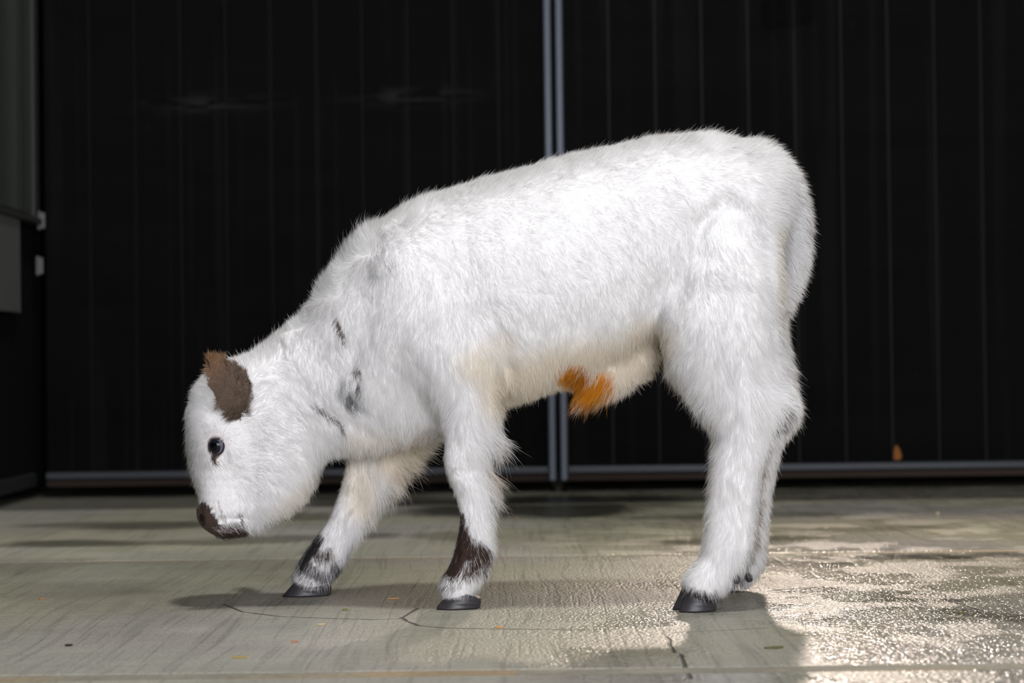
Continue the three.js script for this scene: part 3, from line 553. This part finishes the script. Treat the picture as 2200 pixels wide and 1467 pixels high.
// --- ears
const EARS = [];
for (const s of [1, -1]) {
  const b = at(528, 884, 0.05), t = at(449, 770, 0.105); b.z = 0.05 * s; t.z = s > 0 ? 0.095 : -0.125; if (s < 0) { b.y -= 0.012; t.y -= 0.035; t.x += 0.03; }
  const A = t.clone().sub(b), L = A.length(); A.normalize();
  const face = V(0.62, 0.28, 0.9 * s).normalize(), B = new THREE.Vector3().crossVectors(face, A).normalize().multiplyScalar(s), C = new THREE.Vector3().crossVectors(A, B).normalize().multiplyScalar(s > 0 ? 1 : -1);
  if (C.z * s < 0) C.negate();
  const NU = 40, NV = 24, P = [], I = [], shape = (w) => Math.sin(Math.PI * Math.pow(clamp(w * 0.94 + 0.06, 0, 1), 0.85)) ** 0.75;
  for (let side = 0; side < 2; side++) for (let i = 0; i <= NU; i++) for (let j = 0; j <= NV; j++) {
    const w = i / NU, a = (j / NV * 2 - 1), half = 0.029 * Math.max(shape(w), 0.02) * (1 - 0.15 * w), bow = 0.012 * (1 - a * a) * Math.sin(Math.PI * Math.min(1, w + 0.15)), th = 0.0028 * (1 - Math.abs(a) ** 3) * (1 - 0.6 * w);
    const p = b.clone().addScaledVector(A, L * w).addScaledVector(B, half * a).addScaledVector(C, bow + (side ? -th : th));
    P.push(p.x, p.y, p.z);
  }
  const M = (NU + 1) * (NV + 1);
  for (let i = 0; i < NU; i++) for (let j = 0; j < NV; j++) for (let side = 0; side < 2; side++) {
    const o = side * M + i * (NV + 1) + j, f = [o, o + 1, o + NV + 2, o + NV + 1];
    I.push(...(side ? [f[0], f[2], f[1], f[0], f[3], f[2]] : [f[0], f[1], f[2], f[0], f[2], f[3]]));
  }
  const g = new THREE.BufferGeometry(); g.setAttribute('position', new THREE.BufferAttribute(new Float32Array(P), 3)); g.setIndex(I);
  g.computeVertexNormals();
  const nn = g.attributes.normal.array; let dot = 0; for (let i = 0; i < M; i++) dot += nn[i * 3] * C.x + nn[i * 3 + 1] * C.y + nn[i * 3 + 2] * C.z;
  if (dot < 0) { const ix = g.index.array; for (let i = 0; i < ix.length; i += 3) [ix[i + 1], ix[i + 2]] = [ix[i + 2], ix[i + 1]]; g.computeVertexNormals(); }
  const e = tag(mesh('ear', g, std(lin(0.1, 0.06, 0.04), 0.85), calf), 'brown woolly ear');
  EARS.push({ e, g, A, s });
}
// --- tail
const TAIL = [[1630, 352, 40, 22], [1672, 395, 36, 20], [1697, 460, 30, 17], [1702, 540, 25, 15], [1690, 605, 19, 12], [1676, 655, 11, 8]];
const tailChain = (() => { const n = CH.length; chain(0, 0.01, TAIL); return CH.splice(n, 1)[0]; })();
const tailF = (x, y, z) => chainDist(tailChain, x, y, z);
const tb = tailChain.b, tailNet = withNormals(netted(tailF, V(tb.x0 - 0.01, tb.y0 - 0.01, tb.z0 - 0.01), V(tb.x1 + 0.01, tb.y1 + 0.01, tb.z1 + 0.01), 0.004), tailF);
const tail = mesh('tail', toGeometry(tailNet), std(lin(...WHITE), 0.8), calf);

// --- hooves, each of two claws; toe towards -x
const mHoof = new THREE.MeshPhysicalMaterial({ color: lin(0.032, 0.03, 0.034), roughness: 0.42, clearcoat: 0.15, clearcoatRoughness: 0.4 });
function claw(len, wid, hgt, side, lean) {                  // toe at x = 0, heel at +len, sole at y = 0
  const NU = 40, NV = 14, P = [], I = [];
  for (let j = 0; j <= NV; j++) {
    const t = j / NV;
    for (let i = 0; i < NU; i++) {
      const a = i / NU * Math.PI * 2, c = Math.cos(a), s = Math.sin(a), toe = (1 - c) / 2;   // 1 at the toe
      const x0 = len * (0.5 + 0.5 * c), top = hgt * (0.42 + 0.58 * Math.pow(toe, 0.8)), y = top * t;
      const w = wid * 0.5 * s * (0.55 + 0.45 * Math.pow(Math.sin(Math.PI * clamp((x0 / len) * 0.72 + 0.2, 0, 1)), 0.8)) * (1 - 0.18 * t);
      const x = x0 + t * lean * toe + t * 0.1 * lean * (1 - toe) - (1 - toe) * t * t * len * 0.02;
      const bulge = 1 + 0.08 * Math.sin(Math.PI * t) + 0.02 * Math.sin(t * 18);
      const inner = s * side < 0 ? 0.72 : 1;                // flatter towards the cleft
      P.push(x, y, w * bulge * inner);
    }
  }
  const c0 = P.length / 3; P.push(len * 0.5, 0.0005, 0); P.push(len * 0.62, hgt * 0.78, 0);
  for (let j = 0; j < NV; j++) for (let i = 0; i < NU; i++) { const a = j * NU + i, b = j * NU + (i + 1) % NU; I.push(a, a + NU, b, b, a + NU, b + NU); }
  for (let i = 0; i < NU; i++) { const b = (i + 1) % NU; I.push(c0, i, b); I.push(c0 + 1, NV * NU + b, NV * NU + i); }
  const g = new THREE.BufferGeometry(); g.setAttribute('position', new THREE.BufferAttribute(new Float32Array(P), 3)); g.setIndex(I); g.computeVertexNormals();
  let v = 0; const ix = g.index.array, pp = g.attributes.position; const A = V(0, 0, 0), B = V(0, 0, 0), C = V(0, 0, 0);
  for (let i = 0; i < ix.length; i += 3) { A.fromBufferAttribute(pp, ix[i]); B.fromBufferAttribute(pp, ix[i + 1]); C.fromBufferAttribute(pp, ix[i + 2]); v += A.dot(B.cross(C)); }
  if (v < 0) { for (let i = 0; i < ix.length; i += 3) [ix[i + 1], ix[i + 2]] = [ix[i + 2], ix[i + 1]]; g.computeVertexNormals(); }
  return g;
}
function hoof(toePx, z, len, hgt, lean, turn, label, spread = 0.0115, extra = 0) {
  const p = at(toePx[0], toePx[1], z), h = tag(group('hoof', calf), label);
  for (const s of [1, -1]) { const g = claw(len, 0.027, hgt, s, lean); g.rotateY(s * 0.1 + turn); g.translate(p.x + (s < 0 ? extra : 0), 0.0004, p.z + s * spread); mesh('claw', g, mHoof, h); }
  return h;
}
hoof([938, 1303], 0.066, 0.057, 0.026, 0.02, 0.05, 'dark hoof of the near front leg');
hoof([608, 1277], -0.088, 0.066, 0.027, 0.024, 0.02, 'dark hoof of the far front leg');
hoof([1456, 1311], 0.118, 0.05, 0.029, 0.014, 0.12, 'dark hoof of the near hind leg', 0.0125, -0.006);
hoof([1500, 1276], -0.076, 0.05, 0.026, 0.016, 0, 'dark hoof of the far hind leg');
for (const [u, v, z] of [[1580, 1243, 0.126], [1608, 1240, -0.06]]) {
  const p = at(u, v, z), g = new THREE.SphereGeometry(1, 20, 14); g.scale(0.0058, 0.0075, 0.0055); g.rotateZ(0.5); g.translate(p.x, p.y, p.z);
  mesh('dewclaw', g, mHoof, calf);
}
const NHAIR = 500000;
// ------------------------------------------------------------------ the coat: single hairs combed over the hide
const rnd = rng(20240611), gauss = () => (rnd() + rnd() + rnd() - 1.5) * 1.15;
// combing: [u, v, direction u, direction v, length in u/v units, rise 0..1]
const COMB = {
  b: [
    [412, 900, -0.5, 0.5, 13, 0.5], [408, 950, -0.4, 0.9, 16, 0.5], [415, 1020, -0.35, 0.95, 18, 0.45], [428, 1062, -0.1, 1, 10, 0.3], [450, 1040, 0.15, 1, 11, 0.2], [470, 1060, 0.4, 0.9, 9, 0.2], [490, 1090, 0.6, 0.75, 11, 0.25], [505, 1120, 0.5, 0.85, 14, 0.35], [545, 1120, 0.5, 0.85, 24, 0.45], [595, 1100, 0.5, 0.8, 26, 0.45],
    [455, 910, -0.4, -0.4, 10, 0.2], [500, 930, 0.7, -0.1, 11, 0.2], [510, 990, 0.8, 0.4, 14, 0.22], [480, 1010, 0.5, 0.8, 11, 0.2], [540, 1040, 0.7, 0.65, 18, 0.28], [570, 950, 0.8, 0.4, 18, 0.28], [610, 1000, 0.7, 0.65, 24, 0.32], [660, 1030, 0.4, 0.85, 26, 0.45], [430, 850, -0.7, -0.3, 20, 0.5], [470, 800, -0.5, -0.7, 20, 0.6], [470, 860, -0.5, -0.4, 18, 0.35], [520, 790, -0.35, -0.85, 22, 0.6], [545, 850, 0.5, -0.5, 20, 0.4],
    [570, 762, -0.2, -0.9, 24, 0.6], [630, 690, -0.35, -0.7, 26, 0.65], [695, 625, -0.35, -0.7, 30, 0.7], [740, 555, -0.35, -0.75, 34, 0.72], [785, 510, -0.3, -0.8, 40, 0.75], [880, 425, 0.1, -0.8, 27, 0.78], [1000, 395, 0.4, -0.6, 26, 0.75], [1200, 345, 0.4, -0.5, 26, 0.78], [1400, 300, 0.4, -0.5, 26, 0.78], [1540, 285, 0.2, -0.7, 32, 0.9], [1650, 320, 0.6, -0.4, 32, 0.85], [1690, 420, 0.9, 0.2, 32, 0.7],
    [600, 830, 0.5, 0.4, 24, 0.35], [640, 730, 0.3, 0.6, 24, 0.4], [700, 660, 0.2, 0.8, 26, 0.4], [765, 580, 0.2, 0.8, 26, 0.4], [590, 800, 0.4, 0.3, 22, 0.35], [830, 500, 0.4, 0.4, 24, 0.4], [1000, 440, 0.7, 0.2, 22, 0.4], [1200, 395, 0.8, 0.1, 20, 0.36], [1400, 350, 0.8, 0.05, 20, 0.36], [1560, 335, 0.8, 0.1, 24, 0.45], [650, 780, 0.3, 0.7, 26, 0.35], [620, 900, 0.75, 0.6, 24, 0.3], [700, 880, 0.5, 0.85, 28, 0.32], [720, 740, 0.2, 0.95, 28, 0.35], [780, 800, 0.05, 1, 32, 0.35], [760, 900, 0.25, 0.95, 32, 0.35], [720, 960, 0.3, 0.9, 30, 0.5], [800, 960, 0.1, 1, 38, 0.45], [870, 930, 0.1, 1, 40, 0.45], [900, 960, 0.3, 0.9, 40, 0.5],
    [780, 620, 0.15, 0.6, 26, 0.4], [850, 560, 0.4, 0.6, 26, 0.35], [850, 650, 0.0, 1, 28, 0.33], [880, 760, -0.05, 1, 36, 0.33], [940, 680, 0.1, 1, 30, 0.33], [1000, 650, 0.4, 0.9, 28, 0.35], [1000, 760, 0.15, 1, 36, 0.35], [940, 830, 0.05, 1, 38, 0.33], [1040, 830, 0.35, 0.9, 40, 0.4], [1060, 760, 0.4, 0.9, 34, 0.4],
    [960, 500, 0.7, 0.5, 24, 0.32], [1060, 480, 0.8, 0.5, 22, 0.3], [1120, 600, 0.65, 0.75, 24, 0.3], [1120, 720, 0.35, 0.9, 30, 0.35], [1250, 430, 0.85, 0.4, 20, 0.3], [1250, 560, 0.75, 0.6, 23, 0.3], [1250, 680, 0.35, 0.9, 30, 0.33], [1320, 620, 0.4, 0.85, 26, 0.33], [1180, 780, 0.3, 0.95, 32, 0.42], [1120, 850, 0.2, 0.95, 30, 0.5], [1200, 815, 0.3, 0.9, 24, 0.5],
    [1240, 800, -0.1, 1, 26, 0.45], [1262, 848, -0.6, 0.8, 46, 0.62], [1300, 840, -0.55, 0.85, 52, 0.6], [1280, 815, -0.5, 0.85, 46, 0.5], [1335, 815, 0.1, 0.9, 34, 0.6], [1365, 795, 0.6, 0.7, 30, 0.6], [1300, 770, 0.2, 0.95, 26, 0.35], [1395, 760, 0.4, 0.85, 26, 0.5], [1390, 690, 0.25, 0.95, 28, 0.35], [1380, 560, 0.6, 0.7, 24, 0.33],
    [1400, 430, 0.85, 0.35, 22, 0.33], [1500, 380, 0.8, 0.3, 22, 0.38], [1600, 380, 0.75, 0.4, 26, 0.45], [1480, 470, 0.6, 0.6, 24, 0.36], [1470, 590, 0.1, 1, 28, 0.35], [1575, 500, 0.3, 0.9, 17, 0.3], [1540, 590, 0.6, 0.6, 28, 0.42], [1590, 560, 0.3, 0.95, 30, 0.42], [1640, 520, 0.85, 0.45, 34, 0.52], [1650, 640, 0.8, 0.6, 36, 0.52], [1560, 690, 0.1, 0.98, 30, 0.38], [1450, 730, -0.1, 1, 32, 0.45], [1600, 700, 0.3, 0.95, 32, 0.4],
  ],
  nf: [[940, 910, -0.15, 1, 18, 0.25], [1000, 900, 0.1, 1, 30, 0.3], [1050, 900, 0.6, 0.8, 46, 0.42], [1078, 940, 0.9, 0.3, 84, 0.58], [1070, 1000, 0.88, 0.4, 84, 0.56], [1060, 1045, 0.75, 0.65, 60, 0.48], [1030, 960, 0.5, 0.8, 36, 0.35], [960, 970, -0.1, 1, 12, 0.18], [990, 1010, 0.3, 0.95, 16, 0.22], [1020, 1040, 0.6, 0.75, 26, 0.3], [990, 1080, 0.05, 1, 13, 0.2], [1025, 1100, 0.25, 0.97, 22, 0.28], [1055, 1110, 0.45, 0.9, 34, 0.38], [1060, 1180, 0.3, 0.95, 28, 0.38], [1000, 1180, -0.05, 1, 18, 0.25], [1030, 1210, 0.15, 1, 30, 0.32], [980, 1230, -0.1, 1, 20, 0.25], [1045, 1240, 0.2, 1, 26, 0.4], [1000, 1265, -0.05, 1, 16, 0.25]],
  ff: [[760, 960, 0.05, 1, 20, 0.25], [735, 1010, -0.05, 1, 14, 0.2], [800, 1000, 0.3, 0.95, 34, 0.35], [880, 960, 0.75, 0.6, 54, 0.5], [870, 1010, 0.8, 0.6, 64, 0.52], [830, 1060, 0.55, 0.83, 68, 0.5], [780, 1060, 0.2, 0.98, 32, 0.33], [720, 1090, -0.1, 1, 14, 0.2], [780, 1110, 0.35, 0.93, 46, 0.42], [740, 1130, 0.05, 1, 30, 0.3], [690, 1150, -0.15, 1, 15, 0.22], [760, 1160, 0.3, 0.95, 36, 0.42], [715, 1180, 0.0, 1, 28, 0.3], [660, 1200, -0.2, 0.98, 18, 0.25], [730, 1220, 0.25, 0.97, 30, 0.4], [680, 1235, 0, 1, 28, 0.3], [640, 1245, -0.2, 1, 18, 0.25], [710, 1255, 0.2, 1, 18, 0.3]],
  nh: [[1450, 780, -0.4, 0.9, 34, 0.5], [1480, 860, -0.55, 0.8, 36, 0.55], [1510, 930, -0.5, 0.85, 32, 0.5], [1560, 800, 0.05, 1, 30, 0.36], [1640, 780, 0.7, 0.7, 34, 0.5], [1690, 860, 0.8, 0.4, 28, 0.55], [1690, 900, 0.6, 0.8, 28, 0.5], [1600, 870, 0.2, 1, 28, 0.32], [1560, 930, -0.1, 1, 28, 0.33], [1640, 940, 0.5, 0.9, 26, 0.42], [1525, 1000, -0.35, 0.93, 24, 0.42], [1580, 1010, 0.05, 1, 26, 0.28], [1630, 1020, 0.4, 0.92, 24, 0.38], [1515, 1100, -0.35, 0.93, 22, 0.4], [1570, 1100, 0, 1, 26, 0.28], [1620, 1110, 0.35, 0.93, 24, 0.38], [1515, 1180, -0.3, 0.95, 24, 0.38], [1570, 1180, 0.02, 1, 30, 0.3], [1615, 1190, 0.3, 0.95, 30, 0.42], [1490, 1225, -0.3, 0.95, 22, 0.32], [1560, 1235, 0.1, 1, 28, 0.35], [1480, 1262, -0.2, 1, 14, 0.25], [1540, 1270, 0.1, 1, 18, 0.3]],
};
COMB.fh = COMB.nh.map(([u, v, ...r]) => [u + 35, v - 5, ...r]);
COMB.nf.push([960, 860, 0, 1, 30, 0.3], [1050, 860, 0.4, 0.9, 40, 0.4]); COMB.ff.push([820, 920, 0.1, 1, 34, 0.4]);
function combed(u, v, reg) {
  let sw = 0, a = 0, b = 0, l = 0, h = 0;
  for (const c of COMB[reg]) { const d = (u - c[0]) ** 2 + (v - c[1]) ** 2 + 1100, w = 1 / (d * d * d); const n = Math.hypot(c[2], c[3]); sw += w; a += w * c[2] / n; b += w * c[3] / n; l += w * c[4]; h += w * c[5]; }
  return [a / sw, b / sw, l / sw, h / sw];
}
// a bag of hairs: seven points and five triangles each
class Hairs {
  constructor(n) { this.P = new Float32Array(n * 21); this.N = new Float32Array(n * 21); this.C = new Float32Array(n * 21); this.I = new Uint32Array(n * 15); this.n = 0; this.max = n; }
  add(pts, nrm, width, col) {                               // four points from root to tip
    if (this.n >= this.max) return;
    const o = this.n * 21, v0 = this.n * 7, ang = (rnd() - 0.5) * 2.4, ca = Math.cos(ang), sa = Math.sin(ang);
    let k = 0;
    for (let i = 0; i < 4; i++) {
      const a = pts[Math.max(0, i - 1)], b = pts[Math.min(3, i + 1)];
      let dx = b[0] - a[0], dy = b[1] - a[1], dz = b[2] - a[2]; const dl = Math.hypot(dx, dy, dz) || 1; dx /= dl; dy /= dl; dz /= dl;
      const nd = nrm[0] * dx + nrm[1] * dy + nrm[2] * dz;
      let ex = nrm[0] - dx * nd, ey = nrm[1] - dy * nd, ez = nrm[2] - dz * nd; let el = Math.hypot(ex, ey, ez);
      if (el < 0.12) { ex += dy * 0.2; ey += dz * 0.2; ez += 0.2; el = Math.hypot(ex, ey, ez); }
      ex /= el; ey /= el; ez /= el;
      let wx = dy * ez - dz * ey, wy = dz * ex - dx * ez, wz = dx * ey - dy * ex;   // across, along the hide
      const qx = wx * ca + ex * sa, qy = wy * ca + ey * sa, qz = wz * ca + ez * sa;
      const w = width * [0.5, 0.5, 0.36, 0][i], p = pts[i];
      for (const s of i < 3 ? [-1, 1] : [0]) {
        this.P[o + k] = p[0] + qx * w * s; this.P[o + k + 1] = p[1] + qy * w * s; this.P[o + k + 2] = p[2] + qz * w * s;
        let nx = ex * 0.75 + nrm[0] * 0.45 + wx * 0.45 * s, ny = ey * 0.75 + nrm[1] * 0.45 + wy * 0.45 * s, nz = ez * 0.75 + nrm[2] * 0.45 + wz * 0.45 * s; const nl = Math.hypot(nx, ny, nz) || 1;
        this.N[o + k] = nx / nl; this.N[o + k + 1] = ny / nl; this.N[o + k + 2] = nz / nl;
        this.C[o + k] = col[0]; this.C[o + k + 1] = col[1]; this.C[o + k + 2] = col[2];
        k += 3;
      }
    }
    this.I.set([v0, v0 + 1, v0 + 2, v0 + 1, v0 + 3, v0 + 2, v0 + 2, v0 + 3, v0 + 4, v0 + 3, v0 + 5, v0 + 4, v0 + 4, v0 + 5, v0 + 6], this.n * 15);
    this.n++;
  }
  geometry() { return toGeometry({ pos: this.P.slice(0, this.n * 21), nor: this.N.slice(0, this.n * 21), index: this.I.slice(0, this.n * 15) }, this.C.slice(0, this.n * 21)); }
}
const mHair = new THREE.MeshPhysicalMaterial({ vertexColors: true, roughness: 0.85, transmission: 0.46, thickness: 0, specularIntensity: 0.4, side: THREE.DoubleSide });
const mWool = new THREE.MeshPhysicalMaterial({ vertexColors: true, roughness: 0.9, transmission: 0.25, thickness: 0, specularIntensity: 0.3, side: THREE.DoubleSide });

// random spots on a mesh, by area times a weight per vertex
function spots(pos, index, weight) {
  const nt = index.length / 3, cum = new Float64Array(nt); let s = 0;
  for (let t = 0; t < nt; t++) {
    const a = index[t * 3] * 3, b = index[t * 3 + 1] * 3, c = index[t * 3 + 2] * 3;
    const ux = pos[b] - pos[a], uy = pos[b + 1] - pos[a + 1], uz = pos[b + 2] - pos[a + 2], vx = pos[c] - pos[a], vy = pos[c + 1] - pos[a + 1], vz = pos[c + 2] - pos[a + 2];
    s += Math.hypot(uy * vz - uz * vy, uz * vx - ux * vz, ux * vy - uy * vx) * (weight ? weight[index[t * 3]] + weight[index[t * 3 + 1]] + weight[index[t * 3 + 2]] : 1); cum[t] = s;
  }
  return () => {
    const r = rnd() * s; let lo = 0, hi = nt - 1; while (lo < hi) { const m = (lo + hi) >> 1; if (cum[m] < r) lo = m + 1; else hi = m; }
    let a = rnd(), b = rnd(); if (a + b > 1) { a = 1 - a; b = 1 - b; }
    return [index[lo * 3], index[lo * 3 + 1], index[lo * 3 + 2], 1 - a - b, a, b];
  };
}
const mix = (arr, w, st, q) => { for (let k = 0; k < st; k++) q[k] = arr[w[0] * st + k] * w[3] + arr[w[1] * st + k] * w[4] + arr[w[2] * st + k] * w[5]; return q; };
function growHair(root, n, dir, L, rise, bend, clump, pull) {
  const up = rise * 1.25 + gauss() * 0.16, c0 = Math.cos(up), s0 = Math.sin(up), c1 = Math.cos(up * bend), s1 = Math.sin(up * bend), pts = [root];
  let p = root;
  const wob = [gauss() * 0.42, gauss() * 0.42, gauss() * 0.42];
  for (let i = 1; i < 4; i++) {
    const t = (i - 1) / 2, c = lerp(c0, c1, t), s = lerp(s0, s1, t), l = L / 3;
    p = [p[0] + (dir[0] * c + n[0] * s + wob[0] * t) * l, p[1] + (dir[1] * c + n[1] * s + wob[1] * t - 0.1 * t) * l, p[2] + (dir[2] * c + n[2] * s + wob[2] * t) * l];
    if (clump) { const q = clump[i], f = pull * [0, 0.12, 0.4, 0.75][i]; p = [lerp(p[0], q[0], f), lerp(p[1], q[1], f), lerp(p[2], q[2], f)]; }
    pts.push(p);
  }
  return pts;
}
{
  const nv = body.pos.length / 3, W = new Float32Array(nv), D = new Float32Array(nv * 3), LR = new Float32Array(nv * 2), SWIRL = new Float32Array(nv);
  for (let i = 0; i < nv; i++) {
    const x = body.pos[i * 3], y = body.pos[i * 3 + 1], z = body.pos[i * 3 + 2], nx = body.nor[i * 3], ny = body.nor[i * 3 + 1], nz = body.nor[i * 3 + 2], [u, v] = uv(x, y, z), reg = regionOf(u, v, z);
    let [a, b, l, h] = combed(u, v, reg); SWIRL[i] = reg === 'b' ? (u < 560 ? 0.8 : 0.7) : 0.4; if (u < 560 && v > 880) l *= 1.2; if (reg === 'b' && u > 560) { l *= 0.9; const flat = sstep(0.5, 0.9, Math.abs(nz)) * sstep(900, 700, v); l *= 1 - 0.3 * flat; h *= 1 - 0.2 * flat; SWIRL[i] = 0.75 - 0.3 * flat; }
    let gx = a, gy = -b, gz = 0; const d = gx * nx + gy * ny; gx -= nx * d; gy -= ny * d; gz -= nz * d; const gl = Math.hypot(gx, gy, gz) || 1;
    D.set([gx / gl, gy / gl, gz / gl], i * 3); LR[i * 2] = l * PX; LR[i * 2 + 1] = h;
    let w = clamp(24 / l, 0.6, 1.8);
    if (nz < -0.35) w *= 0.38;
    if (u < 545 && noseMask(u, v, z)) w *= u > 455 && v > 1128 ? 0.35 : 0;
    if (eyeRim(x, y) < 1 && Math.abs(z) > 0.03) w = 0;
    if (y < 0.0095) w = 0;
    W[i] = w;
  }
  const pick = spots(body.pos, body.index, W), q3 = [0, 0, 0];
  const local = (n) => {                                    // combing at a random spot, with a slow wander of its own
    const w = pick(), p = mix(body.pos, w, 3, [0, 0, 0]), nn = mix(body.nor, w, 3, [0, 0, 0]), d = mix(D, w, 3, [0, 0, 0]), lr = mix(LR, w, 2, [0, 0]);
    const nl = Math.hypot(...nn); nn[0] /= nl; nn[1] /= nl; nn[2] /= nl;
    const sw = (vnoise(p[0] * 38 + 7, p[1] * 38, p[2] * 38) - 0.5) * 1.5 * SWIRL[w[0]] + (vnoise(p[0] * 110, p[1] * 110 + 9, p[2] * 110) - 0.5) * 0.9 + gauss() * n;
    const c = Math.cos(sw), s = Math.sin(sw), bx = nn[1] * d[2] - nn[2] * d[1], by = nn[2] * d[0] - nn[0] * d[2], bz = nn[0] * d[1] - nn[1] * d[0];
    let dir = [d[0] * c + bx * s, d[1] * c + by * s, d[2] * c + bz * s]; const dl = Math.hypot(...dir) || 1; dir = dir.map((k) => k / dl);
    lr[0] *= 0.87 + 0.3 * vnoise(p[0] * 45, p[1] * 45 + 31, p[2] * 45);
    return { p, nn, dir, L: lr[0], rise: lr[1] };
  };
  // locks: guide hairs that their neighbours lean on
  const CS = 0.006, cells = new Map(), key = (a, b, c) => (a * 4099 + b) * 4099 + c;
  for (let i = 0; i < 26000; i++) {
    const g = local(0.12), pts = growHair(g.p, g.nn, g.dir, g.L * 1.12, g.rise * 1.05, 0.55, null, 0);
    const k = key(Math.floor(g.p[0] / CS), Math.floor(g.p[1] / CS), Math.floor(g.p[2] / CS)); if (!cells.has(k)) cells.set(k, []); cells.get(k).push(pts);
  }
  const coatHairs = new Hairs(NHAIR), tuft = new Hairs(16000);
  for (let i = 0; i < NHAIR; i++) {
    const g = local(0.2), p = g.p; let best = null, bd = 1e9;
    const I = Math.floor(p[0] / CS), J = Math.floor(p[1] / CS), K = Math.floor(p[2] / CS);
    for (let a = -1; a < 2; a++) for (let b = -1; b < 2; b++) for (let c = -1; c < 2; c++) for (const l of cells.get(key(I + a, J + b, K + c)) ?? []) { const d = (l[0][0] - p[0]) ** 2 + (l[0][1] - p[1]) ** 2 + (l[0][2] - p[2]) ** 2; if (d < bd) { bd = d; best = l; } }
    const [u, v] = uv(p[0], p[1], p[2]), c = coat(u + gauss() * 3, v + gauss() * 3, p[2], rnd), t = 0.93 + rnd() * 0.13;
    const guard = rnd() < 0.03, L = g.L * (guard ? 1.4 : 0.62 + 0.5 * rnd());
    const root = [p[0] - g.nn[0] * 0.001, p[1] - g.nn[1] * 0.001, p[2] - g.nn[2] * 0.001];
    const pts = growHair(root, g.nn, g.dir, L, g.rise * (guard ? 1.2 : 1), 0.5, guard ? null : best, (0.15 + 0.6 * rnd()) * sstep(0.008, 0.022, L));
    for (const q of pts) if (q[1] < 0.002) q[1] = 0.002;
    const isOrange = c[0] > 2.2 * c[2] && c[0] > 0.3 && c[2] < 0.03;
    const face = L < 0.012;
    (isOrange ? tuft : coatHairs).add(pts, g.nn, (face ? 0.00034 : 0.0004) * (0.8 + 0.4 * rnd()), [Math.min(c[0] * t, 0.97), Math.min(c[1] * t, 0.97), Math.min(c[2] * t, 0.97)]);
  }
  tag(mesh('coat', coatHairs.geometry(), mHair, bodyMesh), 'fluffy white hair').userData.kind = 'stuff';
  tag(mesh('navel_hair', tuft.geometry(), mHair, bodyMesh), 'orange stained hair under the belly').userData.kind = 'stuff';
}
// ears
for (const { e, g, A, s } of EARS) {
  const pos = g.attributes.position.array, nor = g.attributes.normal.array, ix = g.index.array, pick = spots(pos, ix, null), h = new Hairs(s > 0 ? 24000 : 8000);
  for (let i = 0; i < h.max; i++) {
    const w = pick(), p = mix(pos, w, 3, [0, 0, 0]), n = mix(nor, w, 3, [0, 0, 0]), nl = Math.hypot(...n) || 1; n.forEach((k, j) => { n[j] = k / nl; });
    const sw = V(A.x, A.y, A.z).multiplyScalar(0.5).add(V(vnoise(p[0] * 160, p[1] * 160, p[2] * 160) - 0.5, vnoise(p[1] * 160 + 3, p[2] * 160, p[0] * 160) - 0.5, vnoise(p[2] * 160, p[0] * 160 + 7, p[1] * 160) - 0.5).multiplyScalar(2.2));
    const d = sw.dot(V(...n)); sw.addScaledVector(V(...n), -d).normalize();
    const pts = growHair(p, n, [sw.x, sw.y, sw.z], (0.008 + 0.008 * rnd()), 0.6, 0.25, null, 0), t = 0.65 + 0.7 * rnd(), tip = sstep(0.55, 1, V(...p).sub(V(pos[0], pos[1], pos[2])).dot(A) / 0.095);
    const c = [lerp(0.25, 0.34, tip) * t, lerp(0.182, 0.2, tip) * t, lerp(0.135, 0.11, tip) * t];
    h.add(pts, n, 0.00045, c);
  }
  mesh('ear_hair', h.geometry(), mWool, e).userData.kind = 'stuff';
}
// tail
{
  const pick = spots(tailNet.pos, tailNet.index, null), h = new Hairs(24000);
  for (let i = 0; i < h.max; i++) {
    const w = pick(), p = mix(tailNet.pos, w, 3, [0, 0, 0]), n = mix(tailNet.nor, w, 3, [0, 0, 0]), nl = Math.hypot(...n) || 1; n.forEach((k, j) => { n[j] = k / nl; });
    const d = V(0.7 + (vnoise(p[0] * 90, p[1] * 90, p[2] * 90) - 0.5) * 1.2, -0.9, (vnoise(p[1] * 90, p[2] * 90, p[0] * 90) - 0.5) * 1.4); const k = d.dot(V(...n)); d.addScaledVector(V(...n), -k).normalize();
    const t = 0.92 + 0.14 * rnd(), u = (p[0] - at(1690, 500, 0).x) / PX, cr2 = sstep(-5, -28, u) * 0.5 * sstep(at(1690, 420, 0).y, at(1690, 470, 0).y, p[1]);  // cream on the thigh side paints in the shade between tail and leg
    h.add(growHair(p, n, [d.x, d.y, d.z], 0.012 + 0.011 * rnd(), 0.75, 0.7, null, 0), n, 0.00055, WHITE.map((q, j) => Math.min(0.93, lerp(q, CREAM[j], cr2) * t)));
  }
  mesh('tail_hair', h.geometry(), mHair, tail).userData.kind = 'stuff';
}
renderer.render(scene, camera);
